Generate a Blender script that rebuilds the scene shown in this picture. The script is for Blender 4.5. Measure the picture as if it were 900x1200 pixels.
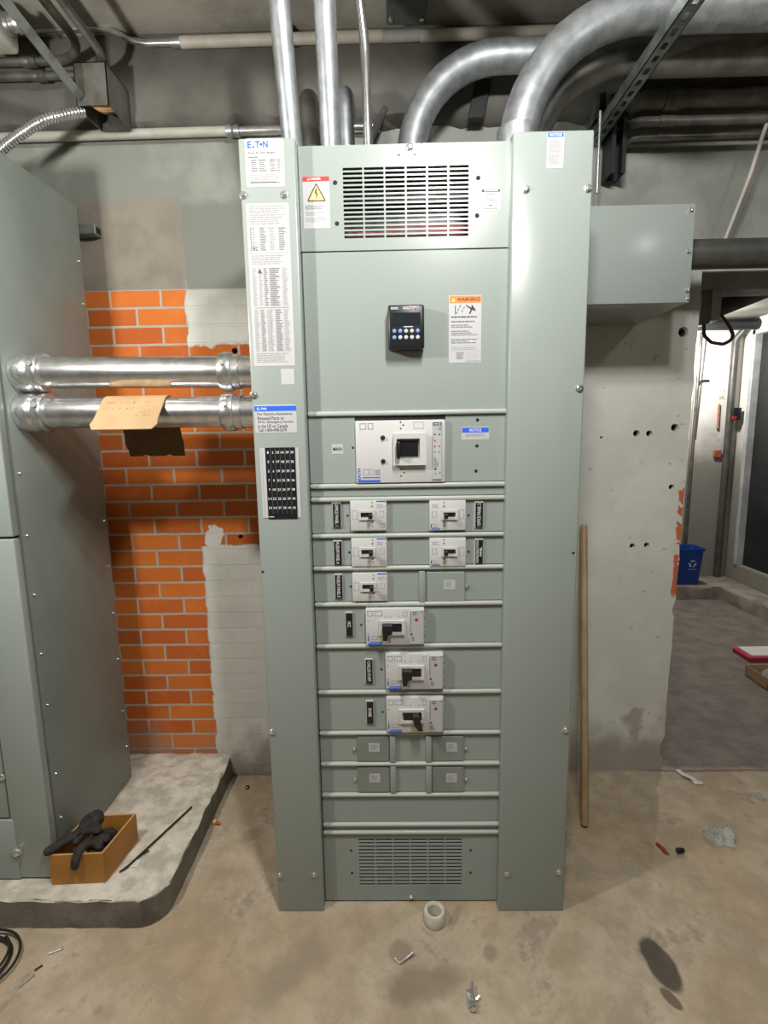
import bpy, bmesh, math, random
from mathutils import Vector, Matrix
rnd = random.Random(7)
S = bpy.context.scene
for o in list(bpy.data.objects): bpy.data.objects.remove(o)
COL = S.collection
PI = math.pi

# ------------------------------------------------------------------ camera
cam_d = bpy.data.cameras.new('camera'); cam = bpy.data.objects.new('camera', cam_d); COL.objects.link(cam)
cam_d.sensor_fit = 'HORIZONTAL'; cam_d.sensor_width = 36.0; cam_d.lens = 36.0 * 611.15 / 900.0
cam_d.clip_start = 0.02; cam_d.clip_end = 60
RT = Vector((0.99978, 0.013635, -0.015987)); UP = Vector((0.01376, 0.150157, 0.988567)); FW = Vector((-0.015879, 0.988568, -0.149936))
cam.matrix_world = Matrix(((RT.x, UP.x, -FW.x, -0.0724), (RT.y, UP.y, -FW.y, -1.4713), (RT.z, UP.z, -FW.z, 1.5277), (0, 0, 0, 1)))
S.camera = cam

# ------------------------------------------------------------------ world, lights, exposure
w = bpy.data.worlds.new('world'); S.world = w; w.use_nodes = True
w.node_tree.nodes['Background'].inputs[0].default_value = (0.9, 0.93, 1.0, 1); w.node_tree.nodes['Background'].inputs[1].default_value = 0.035
S.view_settings.view_transform = 'Standard'; S.view_settings.look = 'None'
S.view_settings.exposure = 0.0; S.view_settings.gamma = 1.0; S.view_settings.use_curve_mapping = False
def lamp(name, loc, power, color=(1, 1, 1), radius=0.05, kind='POINT', rot=None, spot=PI, blend=0.03):
    d = bpy.data.lights.new(name, kind); d.energy = power; d.color = color; d.shadow_soft_size = radius
    if kind == 'SPOT': d.spot_size = spot; d.spot_blend = blend
    o = bpy.data.objects.new(name, d); COL.objects.link(o); o.location = loc
    if rot: o.rotation_euler = rot
    return o
WARM = (1.0, 0.99, 0.955)
# two hung strip lights in the aisle (light leaves only their underside) and a work light at the left
for lx, ly in ((0.10, -0.85), (0.16, -1.08), (0.28, -1.32)): lamp('aisle_lamp', (lx, ly, 2.66), 38, WARM, 0.05, 'SPOT', (math.radians(6), 0, 0))
lamp('work_lamp', (-1.205, -0.72, 2.12), 60, (1.0, 0.965, 0.90), 0.04)
lamp('side_lamp', (1.6, -1.0, 2.7), 8, WARM, 0.06, 'SPOT')
lamp('back_room_lamp', (2.40, 2.95, 2.15), 58, (1.0, 0.97, 0.92), 0.05)

# ------------------------------------------------------------------ material helpers
class NB:
    def __init__(s, name):
        s.m = bpy.data.materials.new(name); s.m.use_nodes = True; s.t = s.m.node_tree; s.b = s.t.nodes['Principled BSDF']
    def n(s, typ, ins=None, **kw):
        nd = s.t.nodes.new(typ)
        for k, v in kw.items(): setattr(nd, k, v)
        for k, v in (ins or {}).items(): s.set(nd.inputs[k], v)
        return nd
    def set(s, sock, v):
        if isinstance(v, bpy.types.NodeSocket): s.t.links.new(v, sock)
        else:
            if hasattr(sock.default_value, '__len__') and hasattr(v, '__len__') and len(v) == 3 and len(sock.default_value) == 4: v = (*v, 1)
            sock.default_value = v
    def f(s, op, a, b=0.0, c=0.0):
        nd = s.n('ShaderNodeMath', operation=op); s.set(nd.inputs[0], a); s.set(nd.inputs[1], b)
        if op in ('MULTIPLY_ADD', 'SMOOTH_MIN', 'SMOOTH_MAX'): s.set(nd.inputs[2], c)
        return nd.outputs[0]
    def step(s, v, a, b):                                   # 0 below a, 1 above b
        nd = s.n('ShaderNodeMapRange', {'Value': v, 'From Min': a, 'From Max': b}, interpolation_type='SMOOTHSTEP'); return nd.outputs['Result']
    def mix(s, fac, a, b):
        nd = s.n('ShaderNodeMix', data_type='RGBA'); s.set(nd.inputs[0], fac); s.set(nd.inputs[6], a); s.set(nd.inputs[7], b); return nd.outputs[2]
    def noise(s, vec, scale, detail=4, rough=0.55):
        nd = s.n('ShaderNodeTexNoise', {'Vector': vec, 'Scale': scale, 'Detail': detail, 'Roughness': rough}); return nd.outputs['Fac']
    def pos(s):
        return s.n('ShaderNodeNewGeometry').outputs['Position']
    def obj(s):
        return s.n('ShaderNodeTexCoord').outputs['Object']
    def xyz(s, v):
        nd = s.n('ShaderNodeSeparateXYZ', {0: v}); return nd.outputs[0], nd.outputs[1], nd.outputs[2]
    def bump(s, h, strength, dist, nrm=None):
        nd = s.n('ShaderNodeBump', {'Height': h, 'Strength': strength, 'Distance': dist})
        if nrm is not None: s.set(nd.inputs['Normal'], nrm)
        return nd.outputs[0]
    def out(s, col=None, rough=None, metal=None, nrm=None):
        if col is not None: s.set(s.b.inputs['Base Color'], col)
        if rough is not None: s.set(s.b.inputs['Roughness'], rough)
        if metal is not None: s.set(s.b.inputs['Metallic'], metal)
        if nrm is not None: s.set(s.b.inputs['Normal'], nrm)
        return s.m
def plain(name, col, rough=0.5, metal=0.0, spec=0.5):
    q = NB(name); q.b.inputs['Specular IOR Level'].default_value = spec
    v = q.noise(q.obj(), 40, 3)
    return q.out(q.mix(q.f('MULTIPLY', v, 0.25), col, tuple(c * 0.8 for c in col)), rough, metal)
def noisy(name, c1, c2, scale, rough=0.6, metal=0.0, bs=0.0, bd=0.002, bscale=None, lo=0.35, hi=0.65):
    q = NB(name); p = q.pos(); f = q.step(q.noise(p, scale, 5), lo, hi)
    nrm = q.bump(q.noise(p, bscale or scale * 3, 6, 0.6), bs, bd) if bs else None
    return q.out(q.mix(f, c1, c2), rough, metal, nrm)

PAINT = NB('grey_cabinet_paint')
_p = PAINT.pos(); PAINT = PAINT.out(PAINT.mix(PAINT.noise(_p, 5, 3), (0.290, 0.332, 0.310), (0.318, 0.355, 0.333)), 0.25, 0.0,
                                    PAINT.bump(PAINT.noise(_p, 420, 2), 0.05, 0.0006))
PAINT.node_tree.nodes['Principled BSDF'].inputs['Specular IOR Level'].default_value = 0.4
PAINT2 = noisy('darker_grey_cabinet_paint', (0.205, 0.235, 0.208), (0.235, 0.262, 0.238), 5, 0.42, 0, 0.05, 0.0006, 400)
EDGE = plain('light_grey_paint', (0.45, 0.49, 0.44), 0.35)  # lighter grey than the cabinet paint, for ribs and a box cover
ZINC = noisy('galvanised_steel', (0.33, 0.355, 0.37), (0.46, 0.485, 0.50), 26, 0.42, 0.75, 0.05, 0.001, 90)
CHROME = noisy('bright_zinc_conduit', (0.62, 0.63, 0.64), (0.80, 0.81, 0.82), 30, 0.24, 0.95, 0.06, 0.001, 60)
CAST = noisy('cast_zinc_fitting', (0.62, 0.63, 0.64), (0.75, 0.76, 0.77), 60, 0.28, 0.95, 0.25, 0.002, 45)
OLDPIPE = noisy('dull_old_pipe', (0.13, 0.125, 0.11), (0.23, 0.22, 0.20), 12, 0.42, 0.55, 0.1, 0.001)
DARKPIPE = noisy('dark_painted_pipe', (0.075, 0.075, 0.065), (0.115, 0.112, 0.10), 10, 0.45, 0.3, 0.1, 0.001)
STRUT = noisy('weathered_strut_steel', (0.20, 0.22, 0.21), (0.33, 0.36, 0.34), 20, 0.4, 0.75)
BLACKSTEEL = plain('black_steel', (0.02, 0.022, 0.022), 0.5, 0.3)
PPIPE = noisy('white_painted_conduit', (0.50, 0.46, 0.40), (0.60, 0.56, 0.49), 16, 0.55, 0, 0.1, 0.001)
GPIPE = noisy('grey_painted_conduit', (0.36, 0.36, 0.31), (0.43, 0.43, 0.375), 16, 0.55, 0, 0.1, 0.001)
WPLAST = plain('off_white_moulded_plastic', (0.60, 0.60, 0.59), 0.42)
GPLAST = plain('pale_grey_moulded_plastic', (0.47, 0.48, 0.475), 0.45)
BPLAST = plain('black_plastic', (0.012, 0.013, 0.015), 0.32)
SCREEN = plain('dark_display_glass', (0.018, 0.022, 0.026), 0.15)
LABEL = plain('white_label_vinyl', (0.51, 0.51, 0.52), 0.5)
INK = plain('black_ink', (0.02, 0.02, 0.022), 0.6)
FAINT = plain('fine_grey_print', (0.17, 0.17, 0.18), 0.6)
FAINT2 = plain('pale_grey_print', (0.32, 0.32, 0.325), 0.6)
BLUE = plain('label_blue', (0.02, 0.13, 0.72), 0.45)
BLUE2 = plain('pale_button_blue', (0.15, 0.30, 0.65), 0.4)
RED = plain('label_red', (0.72, 0.03, 0.04), 0.45)
DKRED = plain('dark_red_plastic', (0.35, 0.015, 0.015), 0.4)
ORANGE = plain('label_orange', (0.90, 0.24, 0.03), 0.45)
YELLOW = plain('triangle_yellow', (0.76, 0.58, 0.24), 0.45)
BROWN = plain('triangle_outline_brown', (0.10, 0.055, 0.03), 0.5)
VOID = plain('unlit_cavity', (0.01, 0.01, 0.01), 0.8)
COPPER = plain('red_insulated_busbar', (0.45, 0.05, 0.06), 0.45)
SCREWM = plain('zinc_screw', (0.75, 0.76, 0.77), 0.25, 0.9)
CARD = noisy('tan_cardboard', (0.40, 0.265, 0.135), (0.45, 0.30, 0.16), 14, 0.75)
CARDSHADE = noisy('shaded_tan_cardboard', (0.10, 0.055, 0.018), (0.125, 0.07, 0.024), 14, 0.85)  # tan board darkened: shade on the inner faces painted into the colour
PEN = plain('brown_pen_marks', (0.16, 0.09, 0.04), 0.7)
CRATE = noisy('orange_brown_box_board', (0.36, 0.155, 0.022), (0.44, 0.20, 0.035), 9, 0.6)
CRATEIN = noisy('box_board_cut_edge', (0.50, 0.29, 0.12), (0.55, 0.33, 0.15), 9, 0.7)
GLOVE = noisy('black_knit_glove', (0.018, 0.016, 0.015), (0.040, 0.036, 0.034), 60, 0.85, 0, 0.6, 0.003, 260)
WOOD = noisy('pale_wooden_handle', (0.40, 0.26, 0.14), (0.50, 0.34, 0.20), 9, 0.5)
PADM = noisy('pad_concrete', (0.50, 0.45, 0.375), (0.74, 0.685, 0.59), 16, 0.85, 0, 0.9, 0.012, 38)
PADSIDE = noisy('dark_pad_side_concrete', (0.12, 0.105, 0.088), (0.20, 0.18, 0.15), 9, 0.9, 0, 0.6, 0.006, 34)  # darker tone for the upright sides of the pad
BINBLUE = plain('recycling_blue_plastic', (0.006, 0.06, 0.33), 0.4)
WHITE = plain('white_print', (0.75, 0.75, 0.75), 0.6)
PAPER = plain('white_paper', (0.72, 0.71, 0.68), 0.8)
RAG = plain('white_rag_cloth', (0.86, 0.85, 0.82), 0.9)
MAGENTA = plain('crimson_card', (0.45, 0.02, 0.06), 0.6)
PVC = noisy('translucent_white_plastic', (0.60, 0.57, 0.47), (0.70, 0.67, 0.57), 30, 0.5)
WIRE = plain('orange_wire', (0.55, 0.25, 0.06), 0.5)
CREAMW = plain('cream_wire', (0.55, 0.42, 0.25), 0.5)
CABLE = plain('off_white_cable', (0.50, 0.45, 0.40), 0.5)
BCABLE = plain('black_cable', (0.02, 0.018, 0.016), 0.5)
BRCABLE = plain('brown_cable', (0.07, 0.035, 0.02), 0.5)
CURBM = noisy('old_curb_concrete', (0.20, 0.175, 0.145), (0.33, 0.29, 0.24), 6, 0.9, 0, 0.5, 0.006, 30)
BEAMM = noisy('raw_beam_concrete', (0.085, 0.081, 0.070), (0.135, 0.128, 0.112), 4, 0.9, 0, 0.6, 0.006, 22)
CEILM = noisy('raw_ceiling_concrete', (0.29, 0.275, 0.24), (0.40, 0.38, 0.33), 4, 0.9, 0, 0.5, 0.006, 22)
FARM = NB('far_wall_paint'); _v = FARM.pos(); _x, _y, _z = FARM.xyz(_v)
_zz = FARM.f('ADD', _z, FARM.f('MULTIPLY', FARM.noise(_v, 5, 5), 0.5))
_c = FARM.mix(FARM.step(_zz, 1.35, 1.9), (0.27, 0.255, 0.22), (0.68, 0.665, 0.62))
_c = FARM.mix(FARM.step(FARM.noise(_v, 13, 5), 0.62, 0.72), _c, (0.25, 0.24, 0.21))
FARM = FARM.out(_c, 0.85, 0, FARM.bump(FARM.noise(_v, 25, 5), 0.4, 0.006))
SIDEM = noisy('plain_room_wall', (0.10, 0.095, 0.085), (0.14, 0.135, 0.12), 4, 0.85)
DOORM = noisy('dark_door_paint', (0.008, 0.009, 0.010), (0.016, 0.018, 0.018), 3, 0.6)
FRAMEM = noisy('door_frame_paint', (0.34, 0.35, 0.36), (0.5, 0.51, 0.52), 6, 0.45)

# brick and paint wall
def wall_mat():
    q = NB('brick_and_painted_wall'); v = q.pos(); x, y, z = q.xyz(v)
    n1 = q.f('SUBTRACT', q.noise(v, 14, 4), 0.5); n2 = q.f('SUBTRACT', q.noise(v, 5, 3), 0.5)
    xe = q.f('MULTIPLY_ADD', n1, 0.045, x); ze = q.f('MULTIPLY_ADD', n1, 0.05, z)
    bv = q.n('ShaderNodeCombineXYZ', {0: q.f('ADD', x, 0.982 + 0.201 * 30), 1: q.f('ADD', z, 0.723)}).outputs[0]
    wob = q.n('ShaderNodeVectorMath', {0: bv, 1: q.n('ShaderNodeVectorMath', {0: q.n('ShaderNodeTexNoise', {'Vector': v, 'Scale': 18.0, 'Detail': 3.0}).outputs['Color'], 1: (0.004, 0.004, 0)}, operation='MULTIPLY').outputs[0]}, operation='ADD').outputs[0]
    br = q.n('ShaderNodeTexBrick', {'Vector': wob, 'Color1': (0.62, 0.160, 0.020), 'Color2': (0.46, 0.092, 0.013), 'Mortar': (0.46, 0.39, 0.32), 'Scale': 1.0,
             'Mortar Size': 0.0055, 'Mortar Smooth': 0.12, 'Bias': -0.1, 'Brick Width': 0.201, 'Row Height': 0.0708})
    br.offset = 0.5; br.offset_frequency = 2
    bcol = q.mix(q.f('MULTIPLY', q.step(q.noise(v, 9, 5), 0.5, 0.8), 0.5), br.outputs['Color'], (0.68, 0.21, 0.03))
    bcol = q.mix(q.f('MULTIPLY', q.step(q.noise(v, 60, 3), 0.60, 0.75), 0.35), bcol, (0.55, 0.30, 0.18))
    mortar = br.outputs['Fac']
    inv = lambda a: q.f('SUBTRACT', 1.0, a)
    below = inv(q.step(z, 2.100, 2.108))
    left = inv(q.step(xe, -0.888, -0.880))
    band = q.f('MULTIPLY', q.step(ze, 1.062, 1.070), inv(q.step(q.f('MULTIPLY_ADD', n1, 0.10, z), 1.885, 1.897)))
    blob = q.f('MULTIPLY', q.f('LESS_THAN', q.n('ShaderNodeVectorMath', {0: v, 1: (-0.835, 0.7, 1.10)}, operation='DISTANCE').outputs['Value'], q.f('MULTIPLY_ADD', n1, 0.10, 0.042)), 1.0)
    band = q.f('MULTIPLY', band, inv(blob))
    brick = q.f('MULTIPLY', q.f('MULTIPLY', q.f('MAXIMUM', left, band), below), inv(q.step(x, -0.45, -0.44)))
    paint = q.mix(q.step(z, 1.9, 2.3), q.mix(q.step(n2, -0.1, 0.12), (0.63, 0.63, 0.575), (0.70, 0.70, 0.645)), q.mix(q.step(n2, -0.1, 0.12), (0.235, 0.25, 0.215), (0.30, 0.315, 0.275)))
    # bare beige render above the brick
    rough_up = q.mix(q.step(q.noise(v, 7, 5), 0.4, 0.66), (0.27, 0.235, 0.19), (0.21, 0.187, 0.155))
    beige = q.f('MULTIPLY', q.f('MULTIPLY', left, inv(below)), inv(q.step(ze, 2.40, 2.47)))
    grey_l = q.f('MULTIPLY', q.f('MULTIPLY', inv(left), inv(q.step(ze, 2.40, 2.44))), q.f('MULTIPLY', inv(below), inv(q.step(x, -0.45, -0.44))))
    c = q.mix(beige, paint, rough_up)
    c = q.mix(grey_l, c, (0.20, 0.21, 0.18))
    c = q.mix(brick, c, bcol)
    # chips, dirt near the floor, drips
    dirt = q.f('MULTIPLY', inv(q.step(q.f('MULTIPLY_ADD', n2, 0.5, z), 0.05, 0.30)), 0.65)
    c = q.mix(dirt, c, (0.24, 0.20, 0.16))
    chips = q.f('MULTIPLY', q.step(q.noise(v, 34, 5), 0.67, 0.70), q.step(x, -0.4, -0.3))
    c = q.mix(q.f('MULTIPLY', chips, 0.6), c, (0.30, 0.27, 0.23))
    st = q.n('ShaderNodeVectorMath', {0: q.n('ShaderNodeVectorMath', {0: q.n('ShaderNodeVectorMath', {0: v, 1: (0.985, 0.7, 0.235)}, operation='SUBTRACT').outputs[0], 1: (1.0, 0.0, 0.5)}, operation='MULTIPLY').outputs[0]}, operation='LENGTH').outputs['Value']
    c = q.mix(q.f('MULTIPLY', inv(q.step(q.f('MULTIPLY_ADD', n1, 0.12, st), 0.02, 0.05)), 0.55), c, (0.22, 0.17, 0.11))
    rust = q.f('MULTIPLY', q.f('MULTIPLY', q.step(xe, 1.118, 1.124), q.step(ze, 0.80, 0.84)), q.f('MULTIPLY', inv(q.step(ze, 1.28, 1.32)), q.step(q.noise(v, 20, 3), 0.42, 0.46)))
    c = q.mix(rust, c, (0.55, 0.14, 0.05))
    c = q.mix(q.step(y, 0.712, 0.722), c, (0.10, 0.092, 0.078))  # darkened behind the wall face: shade under the lintel painted in
    # height
    hb = q.f('MULTIPLY', q.f('SUBTRACT', 1.0, mortar), q.f('MULTIPLY_ADD', brick, 0.55, 0.45))
    hb = q.f('MULTIPLY', hb, q.f('MULTIPLY', below, inv(q.step(x, -0.45, -0.44))))
    n_a = q.bump(hb, 0.8, 0.006)
    n_b = q.bump(q.f('SUBTRACT', q.noise(v, 26, 6, 0.6), q.f('MULTIPLY', chips, 0.3)), 0.35, 0.006, n_a)
    return q.out(c, 0.82, 0, n_b)
WALLM = wall_mat()

def floor_mat():
    q = NB('dusty_concrete_floor'); v = q.pos(); x, y, z = q.xyz(v)
    n1 = q.f('SUBTRACT', q.noise(v, 11, 5), 0.5); big = q.noise(v, 2.2, 4); mid = q.noise(v, 8, 6, 0.65)
    front = q.mix(q.step(big, 0.38, 0.62), (0.47, 0.36, 0.235), (0.56, 0.465, 0.345))
    front = q.mix(q.step(mid, 0.36, 0.66), q.mix(0.6, front, (0.31, 0.245, 0.165)), front)
    front = q.mix(q.f('MULTIPLY', q.step(q.noise(v, 4.1, 6, 0.7), 0.55, 0.66), 0.6), front, (0.21, 0.18, 0.145))
    front = q.mix(q.f('MULTIPLY', q.step(q.noise(v, 60, 4, 0.7), 0.60, 0.72), 0.45), front, (0.17, 0.135, 0.10))
    front = q.mix(q.f('MULTIPLY', q.step(q.noise(v, 5.3, 7, 0.75), 0.57, 0.63), 0.35), front, (0.55, 0.46, 0.35))
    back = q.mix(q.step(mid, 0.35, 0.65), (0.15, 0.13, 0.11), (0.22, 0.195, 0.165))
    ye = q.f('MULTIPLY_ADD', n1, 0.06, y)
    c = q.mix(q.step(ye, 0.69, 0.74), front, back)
    c = q.mix(q.f('MULTIPLY', q.f('MULTIPLY', q.f('SUBTRACT', 1.0, q.step(q.f('ABSOLUTE', q.f('SUBTRACT', q.f('MULTIPLY_ADD', n1, 0.03, y), 0.697)), 0.003, 0.010)), q.step(x, 1.0, 1.1)), 0.7), c, (0.07, 0.055, 0.04))
    def stain(cx, cy, ang, ax, ay, col, amt, edge=0.15, warp=0.5):
        nonlocal c
        dx = q.f('SUBTRACT', x, cx); dy = q.f('SUBTRACT', y, cy); ca, sa = math.cos(ang), math.sin(ang)
        u = q.f('DIVIDE', q.f('MULTIPLY_ADD', dx, ca, q.f('MULTIPLY', dy, sa)), ax)
        w_ = q.f('DIVIDE', q.f('MULTIPLY_ADD', dx, -sa, q.f('MULTIPLY', dy, ca)), ay)
        d = q.f('SQRT', q.f('ADD', q.f('MULTIPLY', u, u), q.f('MULTIPLY', w_, w_)))
        m = q.f('SUBTRACT', 1.0, q.step(q.f('MULTIPLY_ADD', n1, warp, d), 1.0 - edge, 1.0 + edge))
        c = q.mix(q.f('MULTIPLY', m, amt), c, col)
    stain(0.684, -0.172, 0.12, 0.040, 0.080, (0.055, 0.042, 0.028), 0.88)
    stain(0.665, -0.262, 0.5, 0.016, 0.032, (0.07, 0.052, 0.034), 0.75)
    stain(0.0, -0.225, 0.2, 0.11, 0.045, (0.20, 0.155, 0.11), 0.6, 0.4, 1.6)
    stain(-0.07, -0.13, 1.1, 0.035, 0.03, (0.19, 0.145, 0.10), 0.55, 0.4, 1.0)
    stain(0.20, -0.135, 1.1, 0.028, 0.02, (0.21, 0.16, 0.11), 0.5, 0.4, 1.0)
    stain(0.11, -0.02, 1.1, 0.05, 0.014, (0.21, 0.16, 0.12), 0.4, 0.4, 1.2)
    stain(-0.63, 0.33, 0.9, 0.05, 0.03, (0.24, 0.19, 0.14), 0.55, 0.4, 1.2)
    stain(-0.40, -0.20, 0.9, 0.16, 0.05, (0.26, 0.22, 0.17), 0.45, 0.5, 1.8)
    nrm = q.bump(q.noise(v, 40, 6, 0.62), 0.35, 0.003, q.bump(q.noise(v, 7, 4), 0.3, 0.012))
    return q.out(c, 0.78, 0, nrm)
FLOORM = floor_mat()

# ------------------------------------------------------------------ mesh helpers
WL = {}
def obj(name, bm, mats, parent=None, smooth=True, ang=35, origin=None):
    base = WL.get(parent.name, Vector()) if parent else Vector()
    if origin is None: origin = base
    origin = Vector(origin)
    bmesh.ops.recalc_face_normals(bm, faces=bm.faces[:]) if getattr(bm, '_fix', True) is True and False else None
    me = bpy.data.meshes.new(name)
    for vtx in bm.verts: vtx.co -= origin
    bm.to_mesh(me); bm.free()
    for m in (mats if isinstance(mats, (list, tuple)) else [mats]): me.materials.append(m)
    if smooth:
        me.polygons.foreach_set('use_smooth', [True] * len(me.polygons)); me.set_sharp_from_angle(angle=math.radians(ang))
    o = bpy.data.objects.new(name, me); COL.objects.link(o); o.location = origin - base
    if parent: o.parent = parent
    WL[o.name] = origin
    return o
def thing(name, label, cat, loc, group=None):
    o = bpy.data.objects.new(name, None); COL.objects.link(o); o.location = loc; o.empty_display_size = 0.05
    WL[o.name] = Vector(loc); o['label'] = label; o['category'] = cat
    if group: o['group'] = group
    return o
def tag(o, label, cat, group=None):
    o['label'] = label; o['category'] = cat
    if group: o['group'] = group
    return o
def struct(name, bm, mats, **k):
    o = obj(name, bm, mats, None, **k); o['kind'] = 'structure'; return o
def B(): return bmesh.new()
def box(bm, x0, x1, y0, y1, z0, z1, mi=0, bev=0.0, seg=1):
    r = bmesh.ops.create_cube(bm, size=1.0); vs = r['verts']
    for v in vs: v.co = Vector(((x0 + x1) / 2 + v.co.x * (x1 - x0), (y0 + y1) / 2 + v.co.y * (y1 - y0), (z0 + z1) / 2 + v.co.z * (z1 - z0)))
    fs = list({f for v in vs for f in v.link_faces})
    for f in fs: f.material_index = mi
    if bev > 0:
        es = list({e for f in fs for e in f.edges})
        r = bmesh.ops.bevel(bm, geom=es, offset=bev, segments=seg, affect='EDGES', profile=0.5, material=-1)
    return bm
def quad(bm, x0, x1, z0, z1, y, mi=0):
    f = bm.faces.new([bm.verts.new(c) for c in ((x0, y, z0), (x1, y, z0), (x1, y, z1), (x0, y, z1))]); f.material_index = mi
def poly(bm, pts, y, mi=0):                                  # counter-clockwise seen from -Y
    f = bm.faces.new([bm.verts.new((p[0], y, p[1])) for p in pts]); f.material_index = mi
def tube(bm, pts, r, n=16, mi=0, caps=True):
    pts = [Vector(p) for p in pts]; rs = r if isinstance(r, (list, tuple)) else [r] * len(pts)
    t0 = (pts[1] - pts[0]).normalized(); up = Vector((0, 0, 1)) if abs(t0.z) < 0.9 else Vector((0, 1, 0))
    u = t0.cross(up).normalized(); rings = []
    for i, p in enumerate(pts):
        a = pts[max(i - 1, 0)]; b = pts[min(i + 1, len(pts) - 1)]; t = b - a
        t = t.normalized() if t.length > 1e-9 else t0
        u = (u - t * u.dot(t)); u = u.normalized() if u.length > 1e-6 else t.orthogonal().normalized()
        v = t.cross(u)
        rings.append([bm.verts.new(p + (u * math.cos(2 * PI * k / n) + v * math.sin(2 * PI * k / n)) * rs[i]) for k in range(n)])
        t0 = t
    for a, b in zip(rings, rings[1:]):
        for k in range(n):
            f = bm.faces.new((a[k], a[(k + 1) % n], b[(k + 1) % n], b[k])); f.material_index = mi
    if caps:
        f = bm.faces.new(list(reversed(rings[0]))); f.material_index = mi
        f = bm.faces.new(rings[-1]); f.material_index = mi
    return bm
def lathe(bm, p0, axis, prof, n=24, mi=0, caps=True):       # prof = [(distance along axis, radius)]
    a = Vector(axis).normalized(); p0 = Vector(p0)
    u = a.orthogonal().normalized(); v = a.cross(u); rings = []
    for d, r in prof:
        rings.append([bm.verts.new(p0 + a * d + (u * math.cos(2 * PI * k / n) + v * math.sin(2 * PI * k / n)) * r) for k in range(n)])
    for A, C in zip(rings, rings[1:]):
        for k in range(n):
            f = bm.faces.new((A[k], A[(k + 1) % n], C[(k + 1) % n], C[k])); f.material_index = mi
    if caps:
        f = bm.faces.new(list(reversed(rings[0]))); f.material_index = mi
        f = bm.faces.new(rings[-1]); f.material_index = mi
    return bm
def fillet(pts, rad, seg=10):
    pts = [Vector(p) for p in pts]; out = [pts[0]]
    for i in range(1, len(pts) - 1):
        p = pts[i]; a = (pts[i - 1] - p).normalized(); b = (pts[i + 1] - p).normalized()
        r = rad[i - 1] if isinstance(rad, (list, tuple)) else rad
        ang = a.angle(b)
        if ang > PI - 0.01: out.append(p); continue
        d = r / math.tan(ang / 2); c = p + (a + b).normalized() * (r / math.sin(ang / 2))
        s, e = (p + a * d) - c, (p + b * d) - c; tot = s.angle(e); ax = s.cross(e).normalized()
        for k in range(seg + 1): out.append(c + Matrix.Rotation(tot * k / seg, 3, ax) @ s)
    out.append(pts[-1]); return out
_tc = {}
def glyphs(s):
    if s not in _tc:
        cu = bpy.data.curves.new('t', 'FONT'); cu.body = s; cu.resolution_u = 2; cu.offset = 0.022 if len(s) < 8 else 0.008
        o = bpy.data.objects.new('t', cu); COL.objects.link(o); dg = bpy.context.evaluated_depsgraph_get(); dg.update()
        me = bpy.data.meshes.new_from_object(o.evaluated_get(dg))
        vs = [v.co.copy() for v in me.vertices]; fs = [tuple(p.vertices) for p in me.polygons]
        bpy.data.objects.remove(o); bpy.data.curves.remove(cu); bpy.data.meshes.remove(me)
        xs = [v.x for v in vs]; ys = [v.y for v in vs]; x0, x1, y0, y1 = min(xs), max(xs), min(ys), max(ys)
        _tc[s] = ([((v.x - x0) / (x1 - x0), (v.y - y0) / (y1 - y0)) for v in vs], fs)
    return _tc[s]
def txt(bm, s, x0, x1, z0, z1, y, mi=0, rot=0):              # text stretched into a box on a plane facing -Y
    vs, fs = glyphs(s); out = []
    for a, b in vs:
        if rot == 0: p = (x0 + a * (x1 - x0), z0 + b * (z1 - z0))
        elif rot == 90: p = (x1 - b * (x1 - x0), z0 + a * (z1 - z0))       # reads upwards
        else: p = (x0 + b * (x1 - x0), z1 - a * (z1 - z0))                 # reads downwards
        out.append(bm.verts.new((p[0], y, p[1])))
    for f in fs:
        try: bm.faces.new([out[i] for i in f]).material_index = mi
        except ValueError: pass
def bars(bm, x0, x1, z0, z1, rows, y, mi, fill=0.5, ragged=0.3, words=False):
    h = (z1 - z0) / rows
    for i in range(rows):
        zt = z1 - i * h; e = x1 - (x1 - x0) * ragged * rnd.random(); x = x0
        while x < e - 1e-5:
            ww = min(e - x, (x1 - x0) * (rnd.uniform(0.06, 0.2) if words else 2))
            quad(bm, x, x + ww, zt - h * fill, zt, y, mi); x += ww + (x1 - x0) * 0.02
def screw(parent, x, y, z, r=0.009, d=(0, -1, 0), name='screw', mat=None):
    bm = B(); a = Vector(d)
    lathe(bm, Vector((x, y, z)), a, [(0, r * 1.25), (0.0015, r * 1.25), (0.002, r * 0.95), (0.006, r * 0.9), (0.0075, r * 0.7), (0.0078, r * 0.35), (0.006, r * 0.3)], 12)
    return obj(name, bm, mat or SCREWM, parent)

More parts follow.
